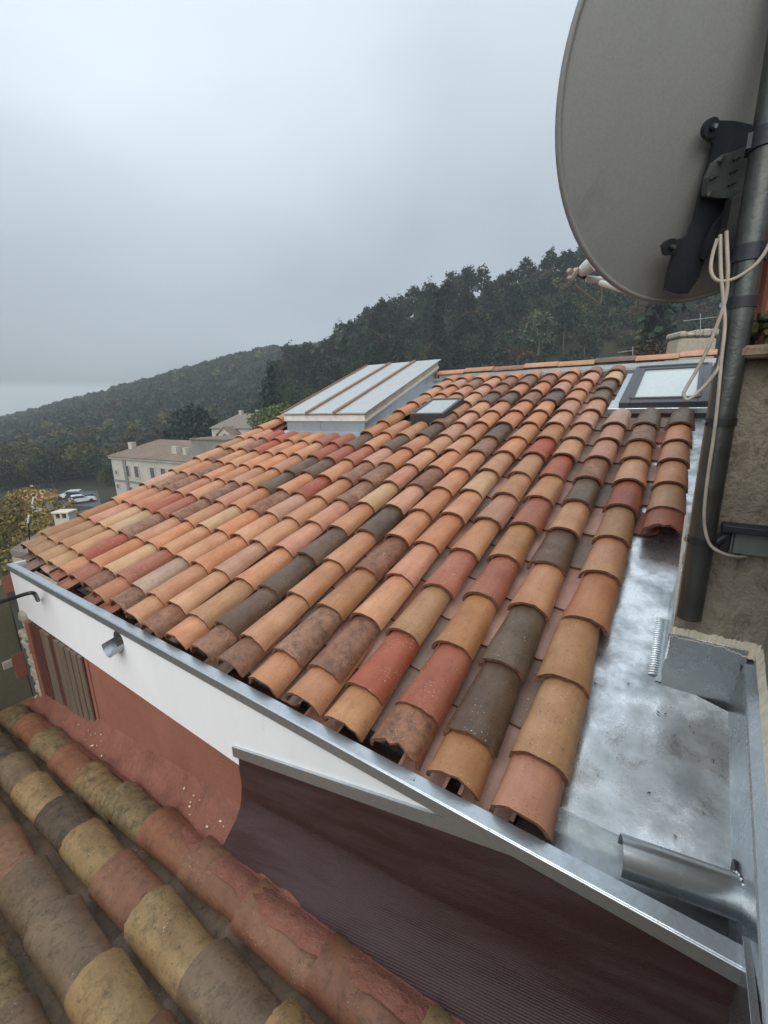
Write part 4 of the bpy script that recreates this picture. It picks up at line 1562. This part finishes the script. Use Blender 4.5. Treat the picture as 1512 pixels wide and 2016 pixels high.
toptree('yellow', 48, 958, 44, 'plane_tree', 'large tree with yellow autumn leaves at the left edge', 8.6)
toptree('yellow', -40, 975, 38, 'plane_tree', 'yellow tree cut by the left picture edge behind the khaki wall', 8.6)
toptree('yellow', 105, 1000, 36, 'plane_tree', 'smaller golden tree behind the white chimney', 8.6)
toptree('dark', 375, 798, 84, 'evergreen_oak', 'dark round evergreen tree beside the long pale building', 9.0)
toptree('olive0', 150, 872, 108, 'oak_tree', 'broad olive-brown tree left of the long pale building', 8.0)
toptree('olive0', 205, 925, 96, 'oak_tree', 'olive tree touching the corner of the long pale building', 8.0)
toptree('olive0', 50, 905, 112, 'oak_tree', 'olive-yellow tree above the golden tree at left', 8.0)
toptree('olive1', 105, 925, 118, 'oak_tree', 'dark green tree behind the parked cars', 8.0)
toptree('olive2', 265, 845, 120, 'oak_tree', 'russet brown tree behind the hipped roof', 8.0)
toptree('olive2', 320, 848, 112, 'oak_tree', 'brown bare-looking tree right of the russet tree', 8.0)
toptree('olive0', 175, 838, 150, 'oak_tree', 'mid green tree on the lower slope', 8.0)
toptree('grey', 25, 868, 125, 'olive_tree', 'grey-green tree on the slope at left', 5.0, z0=at(25, 868, 125)[2] - 6.5)
toptree('cypress', 531, 713, 74, 'cypress_tree', 'slender dark cypress left of the glazed canopy', 11.0, z0=at(531, 713, 74)[2] - 11.0)
toptree('cypress', 520, 750, 76, 'cypress_tree', 'shorter cypress next to the slender one', 11.0, z0=at(520, 750, 76)[2] - 9.0)
toptree('cypress', 862, 575, 100, 'cypress_tree', 'cypress rising behind the top corner of the glazed canopy', 11.0)
toptree('cypress', 1308, 560, 62, 'cypress_tree', 'thick dark cypress under the dish', 11.0)
toptree('cypress', 1298, 575, 60, 'cypress_tree', 'second cypress merged with the thick one under the dish', 11.0)
toptree('bamboo', 545, 795, 70, 'bamboo_clump', 'bright green bamboo left of the canopy', 3.6, z0=at(545, 795, 70)[2] - 4.2, cat='bush')
toptree('bamboo', 518, 806, 72, 'bamboo_clump', 'lower bright green bamboo beside the farmhouse roof', 3.6, z0=at(518, 806, 72)[2] - 3.6, cat='bush')
toptree('grey', 1065, 610, 75, 'olive_tree', 'pale grey-green tree above the middle of the ridge', 5.0, z0=at(1065, 610, 75)[2] - 6.0)
tree('bush', at(1275, 700, 30) - np.array([0, 0, .6]), 0.75, 'bush', 'rust brown bush showing just over the ridge tiles', cat='bush')
tree('bush', at(1315, 702, 32) - np.array([0, 0, .6]), 0.6, 'bush', 'smaller brown bush beside the rubble chimney', cat='bush')

# belt of trees along the foot of the hill
for i in range(44):
    px = -60 + i * 7 + random.uniform(-8, 8)
    Y = random.uniform(93, 124)
    if 95 < px < 215 and Y < 104:
        Y += 10
    k = random.choice(['olive0', 'olive0', 'olive1', 'olive2'])
    tree(k, tp(px, Y), random.uniform(0.7, 1.1), 'oak_tree', {'olive0': 'olive-green', 'olive1': 'dark green', 'olive2': 'russet'}[k] + ' tree at the foot of the wooded hill ' + ('by the left picture edge' if px < 40 else 'above the golden tree' if px < 110 else 'behind the parked cars' if px < 190 else 'left of the long pale building' if px < 222 else 'behind the long pale building'), 'trees along the foot of the hill')

# pines on the near hillside, each its own thing; skyline row first
spots = []
for px in range(560, 1560, 15):
    spots.append((px + random.uniform(-6, 6), random.uniform(143, 152), random.uniform(0.72, 1.05)))
tries = 0
while len(spots) < 230 and tries < 20000:
    tries += 1
    px = random.uniform(500, 1480)
    Y = random.uniform(72, 148)
    g = tp(px, Y)
    if any(abs(px - a) * Y / 850 < 2.6 and abs(Y - b) < 4.5 for a, b, _ in spots):
        continue
    spots.append((px, Y, random.uniform(0.6, 0.95)))
def zone(px):
    for lim, txt in ((640, 'left of the glazed canopy'), (760, 'above the left part of the glazed canopy'), (880, 'above the right part of the glazed canopy'), (960, 'just right of the glazed canopy'),
                     (1050, 'above the middle of the ridge'), (1150, 'left of the dish receiver'), (1300, 'behind the lower edge of the dish')):
        if px < lim:
            return txt
    return 'behind the mast at right'


for i, (px, Y, sc) in enumerate(spots):
    sky_ = i < 67
    band = 'upper slope' if Y > 122 else ('middle slope' if Y > 98 else 'lower slope')
    if sky_:
        k, lab, grp = 'pine%d' % random.randrange(4), 'dark pine on the hill skyline ' + zone(px), 'skyline pines ' + zone(px)
    elif px > 980 and random.random() < 0.55:
        k, sc = random.choice(['olive1', 'olive2', 'olive2', 'grey']), sc * 0.62
        lab = {'olive1': 'dark green', 'olive2': 'brown', 'grey': 'grey-green'}[k] + ' scrub tree on the ' + band + ' ' + zone(px)
        grp = 'scrub trees ' + zone(px)
    else:
        k = 'pine%d' % random.randrange(4)
        lab, grp = 'dark pine on the ' + band + ' ' + zone(px), 'pines on the ' + band + ' ' + zone(px)
    tree(k, tp(px, Y), sc, 'pine_tree' if k[:4] == 'pine' else 'scrub_tree', lab, grp, random.uniform(.9, 1.15))

# the far wooded hill: one mass
def forest(name, n, gen, mats, nq=58, q0=0.22, q1=0.42):
    V, MI = [], []
    for _ in range(n):
        tau, Y, s, mi = gen()
        p = gpt(tau, Y)
        r = rng
        u = r.normal(size=(nq, 3))
        u /= np.linalg.norm(u, axis=1)[:, None]
        u[:, 2] = np.abs(u[:, 2]) * 1.3 - 0.25
        c = p + u * np.array([s, s, s * 0.95]) * r.uniform(0.65, 1.05, (nq, 1)) + np.array([0, 0, s * 0.9])
        a = r.normal(size=(nq, 3))
        a /= np.linalg.norm(a, axis=1)[:, None]
        b = np.cross(a, r.normal(size=(nq, 3)))
        b /= np.linalg.norm(b, axis=1)[:, None]
        q = s * r.uniform(q0, q1, (nq, 1))
        o = sum(len(x) for x in V)
        V.append(np.stack([c + a * q, c + b * q * .8, c - a * q, c - b * q * .8], 1).reshape(-1, 3))
        MI += [mi] * nq
    V = np.concatenate(V)
    k = len(V) // 4
    me = bpy.data.meshes.new(name)
    ctr = V.mean(0)
    me.from_pydata((V - ctr).tolist(), [], np.arange(k * 4).reshape(-1, 4).tolist())
    me.polygons.foreach_set('material_index', MI)
    for x in mats:
        me.materials.append(x)
    o = bpy.data.objects.new(name, me)
    link(o, None, Matrix.Translation(Vector(ctr)))
    return tag(o, kind='stuff')


def gen_far():
    while True:
        tau = rng.uniform(-1.25, 0.05)
        Y = math.sqrt(rng.uniform(125 ** 2, 415 ** 2))
        s = rng.uniform(2.2, 3.9)
        mi = rng.choice(4, p=[.48, .46, .04, .02])
        if Y < 175 and rng.random() < 0.4:
            mi = rng.choice([2, 3, 0])
        return tau, Y, s, int(mi)


tag(forest('far_forest', 2600, gen_far, [LPINE, LDARK, LOLIVE, LBROWN], 80, 0.16, 0.34), 'wooded far hill fading into the mist at left')


def gen_near():
    tau = rng.uniform(-0.5, 1.25)
    Y = math.sqrt(rng.uniform(62 ** 2, 156 ** 2))
    d = rng.uniform(1.0, 2.3)
    return tau, Y, d, int(rng.choice(4, p=[.48, .34, .09, .09]))


tag(forest('hillside_scrub', 2300, gen_near, [LPINE, LDARK, LOLIVE, LBROWN], 110, 0.10, 0.22), 'dense scrub between the pines of the near hill')

# ================================================================== buildings in the valley
def planehit(px, py, p0, n):
    return hit(px, py, p0, n)


big = empty('long_building', at(300, 960, 60) * np.array([1, 1, 0]) + np.array([0, 0, GZ]), 'long pale stone building with hipped tile roof and tall windows', 'building')
L_, R_ = at(217, 897, 64), at(420, 914, 53.0)
R_[2] = L_[2]
fd = (R_ - L_)
FL = np.linalg.norm(fd)
fd /= FL
fnrm = np.cross(fd, [0, 0, 1.0])
if np.dot(fnrm, CAM - L_) < 0:
    fnrm = -fnrm
DEP = 10.0


def fp(tx, z, o=0.0):
    return L_ + fd * tx + fnrm * o + np.array([0, 0, z])


m = MB()
m.hexa([fp(0, GZ - L_[2]), fp(FL, GZ - L_[2]), fp(FL, GZ - L_[2], -DEP), fp(0, GZ - L_[2], -DEP), fp(0, 0), fp(FL, 0), fp(FL, 0, -DEP), fp(0, 0, -DEP)])
bw = m.build('wall', FACADE, big)
m = MB()
e_ = 0.45
rz = 2.1
m.add([fp(-e_, -.05, e_), fp(FL + e_, -.05, e_), fp(FL + e_, -.05, -DEP - e_), fp(-e_, -.05, -DEP - e_), fp(4.6, rz, -DEP / 2), fp(FL - 4.6, rz, -DEP / 2)],
      [(0, 1, 5, 4), (1, 2, 5), (2, 3, 4, 5), (3, 0, 4), (3, 2, 1, 0)])
br = m.build('roof', FARROOF, big)
for tx, o, w_ in ((2.2, -2.2, .9), (13.2, -1.6, 1.0), (15.6, -1.4, .6)):
    m = MB()
    z0 = min(rz, max(.2, -o * 0.42))
    m.box(-w_ / 2, w_ / 2, -.35, .35, z0 - .5, z0 + 0.9, fn=lambda x, y, z: fp(tx + x, z, o + y))
    m.build('chimney', FACADE, br)
m = MB()
m.box(-.25, FL + .25, 0, .22, -.42, -.1, fn=lambda x, y, z: fp(x, z, y))
m.build('cornice', FACADE, big)
m = MB()
m.box(0, FL + .1, 0, .12, -3.75, -3.5, fn=lambda x, y, z: fp(x, z, y))
m.build('string_course', GREYREND, big)
m = MB()
m.box(3.1, 3.75, 0, .16, GZ - L_[2], -.42, fn=lambda x, y, z: fp(x, z, y))
m.build('pilaster', GREYREND, big)


def fwin(tx, zc, w_, h_):
    m = MB()
    for (x0, x1, z0, z1) in ((-w_ / 2 - .16, -w_ / 2, -h_ / 2 - .16, h_ / 2 + .16), (w_ / 2, w_ / 2 + .16, -h_ / 2 - .16, h_ / 2 + .16), (-w_ / 2, w_ / 2, h_ / 2, h_ / 2 + .16), (-w_ / 2, w_ / 2, -h_ / 2 - .16, -h_ / 2)):
        m.box(x0, x1, 0, .09, z0, z1, fn=lambda x, y, z: fp(tx + x, zc + z, y))
    o = m.build('window', FACADE, big)
    m = MB()
    m.box(-w_ / 2, w_ / 2, 0.01, .03, -h_ / 2, h_ / 2, fn=lambda x, y, z: fp(tx + x, zc + z, y))
    m.build('pane', SHADEGL, o)


for px, py in ((251, 924), (269, 925), (301, 931), (322, 930), (345, 934)):
    q = hit(px, py, L_, fnrm)
    fwin(float(np.dot(q - L_, fd)), -2.1, 0.95, 1.6)
    fwin(float(np.dot(q - L_, fd)), -5.35, 1.05, 1.8)
for px, py in ((230, 930), (233, 957)):
    q = hit(px, py, L_, fnrm)
    fwin(float(np.dot(q - L_, fd)), float(q[2] - L_[2]), 0.5, 0.6)

# grey blank gable next to it
gw = empty('grey_gable', at(410, 905, 47) * np.array([1, 1, 0]) + np.array([0, 0, GZ]), 'blank grey rendered gable beside the long pale building', 'building')
c0 = at(375, 864, 49)
c1 = at(447, 862, 46)
dirv = (c1 - c0) * np.array([1, 1, 0])
ln = np.linalg.norm(dirv)
dirv /= ln
nv = np.cross(dirv, [0, 0, 1.0])
if np.dot(nv, CAM - c0) > 0:
    nv = -nv
zt = c0[2]


def gp(x, y, z):
    return c0 * np.array([1, 1, 0]) + dirv * x + nv * y + np.array([0, 0, z])


m = MB()
m.box(0, ln, 0, 6, GZ, zt - 0.1, fn=gp)
m.build('wall', GREYREND, gw)
m = MB()
m.box(-.12, ln + .12, -.1, 6.1, zt - .1, zt + .06, fn=gp)
m.build('coping', FARROOF, gw)

# pale farmhouse behind, hipped and gabled
fh = empty('farmhouse', at(475, 860, 76) * np.array([1, 1, 0]) + np.array([0, 0, GZ]), 'pale rendered farmhouse with grey-brown roofs below the cypresses', 'house')
c0 = at(416, 842, 78)
c1 = at(500, 846, 74)
dirv2 = (c1 - c0) * np.array([1, 1, 0])
ln2 = np.linalg.norm(dirv2)
dirv2 /= ln2
nv2 = np.cross(dirv2, [0, 0, 1.0])
if np.dot(nv2, CAM - c0) > 0:
    nv2 = -nv2


def hp(x, y, z):
    return c0 * np.array([1, 1, 0]) + dirv2 * x + nv2 * y + np.array([0, 0, z])


ze = c0[2]
m = MB()
m.box(0, ln2, 0, 7, GZ, ze, fn=hp)
m.build('wall', FACADE, fh)
m = MB()
m.add([hp(-.4, -.4, ze - .1), hp(ln2 + .4, -.4, ze - .1), hp(ln2 + .4, 7.4, ze - .1), hp(-.4, 7.4, ze - .1), hp(3.4, 3.5, ze + 2.3), hp(ln2 - 1.2, 3.5, ze + 2.3)],
      [(0, 1, 5, 4), (1, 2, 5), (2, 3, 4, 5), (3, 0, 4), (3, 2, 1, 0)])
fr = m.build('roof', GREYROOF, fh)
for x in (4.0, ln2 - 1.8):
    m = MB()
    m.box(x - .3, x + .3, 3.2, 3.8, ze + 1.6, ze + 2.9, fn=hp)
    m.build('chimney', FACADE, fr)
m = MB()                                     # gabled porch wing in front
m.hexa([hp(3.6, -2.2, GZ), hp(6.6, -2.2, GZ), hp(6.6, 0.1, GZ), hp(3.6, 0.1, GZ), hp(3.6, -2.2, ze - 1.0), hp(6.6, -2.2, ze - 1.0), hp(6.6, 0.1, ze - 1.0), hp(3.6, 0.1, ze - 1.0)])
m.prism([hp(3.6, -2.2, ze - 1.0), hp(6.6, -2.2, ze - 1.0), hp(5.1, -2.2, ze + 0.1)], nv2 * 2.2)
m.build('gable_wing', FACADE, fh)
m = MB()
m.hexa([hp(3.3, -2.4, ze - 1.2), hp(5.1, -2.4, ze + 0.12), hp(5.1, 0.3, ze + 0.12), hp(3.3, 0.3, ze - 1.2), hp(3.3, -2.4, ze - 1.02), hp(5.1, -2.4, ze + 0.3), hp(5.1, 0.3, ze + 0.3), hp(3.3, 0.3, ze - 1.02)])
m.hexa([hp(5.1, -2.4, ze + 0.12), hp(6.9, -2.4, ze - 1.2), hp(6.9, 0.3, ze - 1.2), hp(5.1, 0.3, ze + 0.12), hp(5.1, -2.4, ze + 0.3), hp(6.9, -2.4, ze - 1.02), hp(6.9, 0.3, ze - 1.02), hp(5.1, 0.3, ze + 0.3)])
m.build('wing_roof', FARROOF, fh)
for x, z in ((1.2, -1.5), (2.5, -1.5), (5.1, -1.4)):
    m = MB()
    yy = -2.24 if x > 3.6 else -.04
    m.box(x - .3, x + .3, yy, yy + .06, ze + z - .5, ze + z + .45, fn=hp)
    m.build('window', DARKGL, fh)
m = MB()
m.box(6.6, 10.5, -2.0, 0.0, GZ, ze - 2.2, fn=hp)
m.build('side_wall', GREYREND, fh)
m = MB()
m.box(6.5, 10.7, -2.2, 0.2, ze - 2.2, ze - 2.0, fn=hp)
m.build('lean_to_roof', GREYROOF, fh)

# parking with cars
pk = at(150, 985, 82)
m = MB()
m.add([at(118, 992, 76) * np.array([1, 1, 0]) + (0, 0, GZ + .06), at(200, 992, 74) * np.array([1, 1, 0]) + (0, 0, GZ + .06), at(192, 968, 90) * np.array([1, 1, 0]) + (0, 0, GZ + .06), at(122, 970, 89) * np.array([1, 1, 0]) + (0, 0, GZ + .06)], [(0, 1, 2, 3)])
tag(m.build('car_park', ASPH), kind='structure')


def car(px, py, yaw, mat, label, L=4.3, H=1.55, W=1.8):
    q = hit(px, py, (0, 0, GZ + .1), np.array([0, 0, 1.0]))
    o = empty('parked_car', q, label, 'car', 'cars parked in the valley')
    cy, sy = math.cos(yaw), math.sin(yaw)

    def tr(x, y, z):
        return q + np.array([cy * x - sy * y, sy * x + cy * y, z])
    prof = [(-L / 2, .35), (-L / 2 + .05, .80), (-L / 2 + .25, .95), (L / 2 - 1.2, .95), (L / 2 - .15, .80), (L / 2, .55), (L / 2, .35)]
    m = MB()
    m.prism([tr(x, -W / 2, z) for x, z in prof], tr(0, W / 2, 0) - tr(0, -W / 2, 0))
    cabp = [(-L / 2 + .22, .95), (-L / 2 + .55, H - .06), (-L / 2 + .9, H), (L / 2 - 2.0, H - .03), (L / 2 - 1.25, .95)]
    m.prism([tr(x, -W / 2 + .12, z) for x, z in cabp], tr(0, W / 2 - .12, 0) - tr(0, -W / 2 + .12, 0))
    m.build('body', mat, o, 0.04)
    for s_ in (-1, 1):
        m = MB()
        wp = [(-L / 2 + .55, .98), (-L / 2 + .75, H - .12), (L / 2 - 2.05, H - .13), (L / 2 - 1.5, .98)]
        y0 = s_ * (W / 2 - .12)
        m.prism([tr(x, y0, z) for x, z in wp], tr(0, y0 + s_ * .015, 0) - tr(0, y0, 0))
        m.build('side_window', DARKGL, o)
    m = MB()
    m.add([tr(L / 2 - 1.27, -W / 2 + .22, .99), tr(L / 2 - 1.27, W / 2 - .22, .99), tr(L / 2 - 1.93, W / 2 - .28, H - .07), tr(L / 2 - 1.93, -W / 2 + .28, H - .07)], [(0, 1, 2, 3)])
    for i in range(4):
        m.v[-4 + i] = tuple(np.array(m.v[-4 + i]) + (tr(.02, 0, .02) - tr(0, 0, 0)))
    m.build('windscreen', DARKGL, o)
    m = MB()
    m.add([tr(-L / 2 + .22, -W / 2 + .22, 1.0), tr(-L / 2 + .22, W / 2 - .22, 1.0), tr(-L / 2 + .50, W / 2 - .28, H - .12), tr(-L / 2 + .50, -W / 2 + .28, H - .12)], [(0, 1, 2, 3)])
    m.build('rear_window', DARKGL, o)
    for x in (-L / 2 + .8, L / 2 - .85):
        for s_ in (-1, 1):
            m = MB()
            m.tube([tr(x, s_ * (W / 2 - .18), .32), tr(x, s_ * (W / 2 + .02), .32)], .33, 14)
            m.build('wheel', TYRE, o)
    for s_ in (-1, 1):
        m = MB()
        m.box(-L / 2 - .02, -L / 2 + .03, s_ * (W / 2 - .25) - .12, s_ * (W / 2 - .25) + .12, .62, .82, fn=tr)
        m.build('tail_lamp', CARR, o)
    return o


yaw0 = math.atan2(HR[1], HR[0])
car(140, 981, yaw0 + math.pi + 0.25, CARW, 'white estate car, leftmost of the parked cars', 4.5, 1.6)
car(157, 982, yaw0 + 0.15, CARD, 'dark car between the two white parked cars', 4.2, 1.45)
car(163, 989, yaw0 + 0.75, CARW, 'white hatchback, nearest of the parked cars', 4.2, 1.5)

# near roofs at the lower left: a grey old roof with chimney, an aerial and a post
rf_h = empty('small_house', at(60, 1075, 17) * np.array([1, 1, 0]) + np.array([0, 0, GZ]), 'small house whose grey lichened roof shows past the left eave corner', 'house')
A0, A1 = at(14, 1098, 15.5), at(160, 1015, 19.5)
A2, A3 = at(250, 1075, 16.5), at(60, 1160, 13.5)
m = MB()
e0_, e1_ = at(20, 1082, 16.0), at(96, 1036, 19.0)
dn_ = np.array([0, 0, -2.6])
w0 = e0_ + HR * 3.4 + dn_ * .35
w1 = e1_ + HR * 3.4 + dn_ * .35
m.hexa([e0_ + (0, 0, -.25), w0 + (0, 0, -.25), w1 + (0, 0, -.25), e1_ + (0, 0, -.25), e0_, w0, w1, e1_])
m.build('roof', GREYROOF, rf_h)
m = MB()
bz = lambda q: np.array([q[0], q[1], GZ])
m.hexa([bz(e0_), bz(w0), bz(w1), bz(e1_), e0_ + (0, 0, -.3), w0 + (0, 0, -.3), w1 + (0, 0, -.3), e1_ + (0, 0, -.3)])
m.build('wall', STONE, rf_h)
m = MB()
for i in range(5):
    q = at(98 + i * 10, 1040 - 1.5 * i, 18)
    m.box(-.16, .16, -.5, .5, -.14, .04, fn=lambda x, y, z: q + HR * x + HF * y + np.array([0, 0, z - .05]))
m.build('verge_tile', TM['T'], rf_h, 0.03)
chm = empty('chimney', at(130, 1036, 18.4) + np.array([0, 0, -1.2]), 'square cream chimney with two arched smoke openings', 'chimney')
q = at(130, 1024, 18.4)


def cp_(x, y, z):
    return q + HR * x + HF * y + np.array([0, 0, z])


m = MB()
m.box(-.33, .33, -.25, .25, -1.2, .13, fn=cp_)
m.box(-.33, -.22, -.25, .25, .13, .36, fn=cp_)
m.box(.22, .33, -.25, .25, .13, .36, fn=cp_)
m.box(-.06, .04, -.25, .25, .13, .36, fn=cp_)
m.box(-.22, -.06, .10, .25, .13, .36, fn=cp_)
m.box(.04, .22, .10, .25, .13, .36, fn=cp_)
m.build('stack', FACADE, chm, 0.01)
m = MB()
m.box(-.38, .38, -.30, .30, .36, .44, fn=cp_)
m.build('cap', CREAM, chm, 0.015)
m = MB()
m.box(-.22, .22, -.02, .095, .135, .355, fn=cp_)
m.build('flue', BLACK, chm)


def aerial(base, top_px, boom_px0, boom_px1, Y, label, n_el=7, el=0.3):
    a, b = at(*boom_px0, Y), at(*boom_px1, Y)
    foot = at(*base, Y)
    o = empty('tv_aerial', foot, label, 'aerial')
    m = MB()
    m.tube([foot, at(*top_px, Y)], 0.018 * Y / 18, 6)
    m.build('pole', BOLT, o)
    m = MB()
    m.tube([a, b], 0.014 * Y / 18, 6)
    m.build('boom', BOLT, o)
    for i in range(n_el):
        c = a + (b - a) * (i + 0.3) / n_el
        m = MB()
        m.tube([c - HF * el * .5 - HR * el * .35, c + HF * el * .5 + HR * el * .35], 0.008 * Y / 18, 5)
        m.build('element', BOLT, o)
    return o


aerial((181, 1020), (181, 1002), (147, 1012), (184, 1002), 19, 'comb-like television aerial next to the cream chimney', 7, 0.7)
aerial((1245, 712), (1246, 682), (1217, 694), (1246, 690), 16, 'small aerial poking over the ridge tiles', 4, 0.3)
aerial((1379, 662), (1379, 617), (1345, 632), (1412, 624), 15, 'crosswise aerial above the rubble chimney', 5, 0.22)
for px, y0, y1, lab in ((66, 993, 979, 'short white vent rod in front of the golden tree'), (57, 1030, 1014, 'white rod just above the grey lichened roof')):
    m = MB()
    m.tube([at(px - 2, y0, 17.5), at(px, y1, 17.5)], 0.035, 7)
    tag(m.build('vent_rod', IVORY), lab, 'rod')
m = MB()
m.tube([at(60, 1085, 16.6), at(56, 1030, 16.6)], 0.022, 6)
tag(m.build('thin_mast', STEEL), 'thin dark mast rising from the grey lichened roof', 'pole')
# little red roof among the golden leaves
lr = empty('shed', at(58, 980, 47) * np.array([1, 1, 0]) + np.array([0, 0, GZ]), 'small shed with a red tile roof among the golden leaves', 'shed')
q = at(57, 968, 50)


def sp_(x, y, z):
    return q + HR * x + HF * y + np.array([0, 0, z])


m = MB()
m.box(-1.2, 1.2, 0, 2.5, GZ - q[2], -.9, fn=sp_)
m.build('wall', FACADE, lr)
m = MB()
m.add([sp_(-1.5, -.3, -1.1), sp_(1.5, -.3, -1.1), sp_(1.1, 1.2, 0), sp_(-.9, 1.2, 0), sp_(1.5, 2.8, -1.1), sp_(-1.5, 2.8, -1.1)], [(0, 1, 2, 3), (3, 2, 4, 5), (0, 3, 5), (1, 4, 2)])
m.build('roof', TM['T'], lr)

# stone chimney beyond the ridge at right
rc = empty('rubble_chimney', at(1370, 700, 15) + np.array([0, 0, -2]), 'weathered rubble chimney just over the ridge next to the mast', 'chimney')
q = at(1368, 690, 15)


def rc_(x, y, z):
    return q + HR * x + HF * y + np.array([0, 0, z])


m = MB()
m.hexa([rc_(-.62, 0, -2), rc_(.75, 0, -2), rc_(.75, .8, -2), rc_(-.62, .8, -2), rc_(-.50, .05, .42), rc_(.75, .05, .42), rc_(.75, .75, .42), rc_(-.50, .75, .42)])
m.build('stack', STONE, rc, 0.08)
m = MB()
for i in range(5):
    x = -.42 + i * .26
    m.box(x - .12, x + .12, .0, .8, .42 + random.uniform(0, .03), .56 + random.uniform(0, .12), fn=rc_)
m.build('cap_stones', STONE, rc, 0.05)

# ================================================================== haze
m = MB()
P0, P1 = CAM + HF * 215 + HR * 0, None
hz = []
for f_, r_ in ((-30, -560), (-30, 760), (660, 760), (660, -900)):
    hz.append(CAM + HF * f_ + HR * r_)
m.hexa([np.array([x[0], x[1], GZ - 60.0]) for x in hz] + [np.array([x[0], x[1], 150.0]) for x in hz])
hm = bpy.data.materials.new('mist')
hm.use_nodes = True
ht = hm.node_tree
ht.nodes.remove(ht.nodes['Principled BSDF'])
pv = N_(ht, 'ShaderNodeVolumePrincipled')
pv.inputs['Color'].default_value = (0.84, 0.89, 0.94, 1)
pv.inputs['Density'].default_value = 0.0008
ht.links.new(pv.outputs[0], ht.nodes['Material Output'].inputs['Volume'])
HAZE = True
if HAZE:
    tag(m.build('haze', hm), kind='stuff')
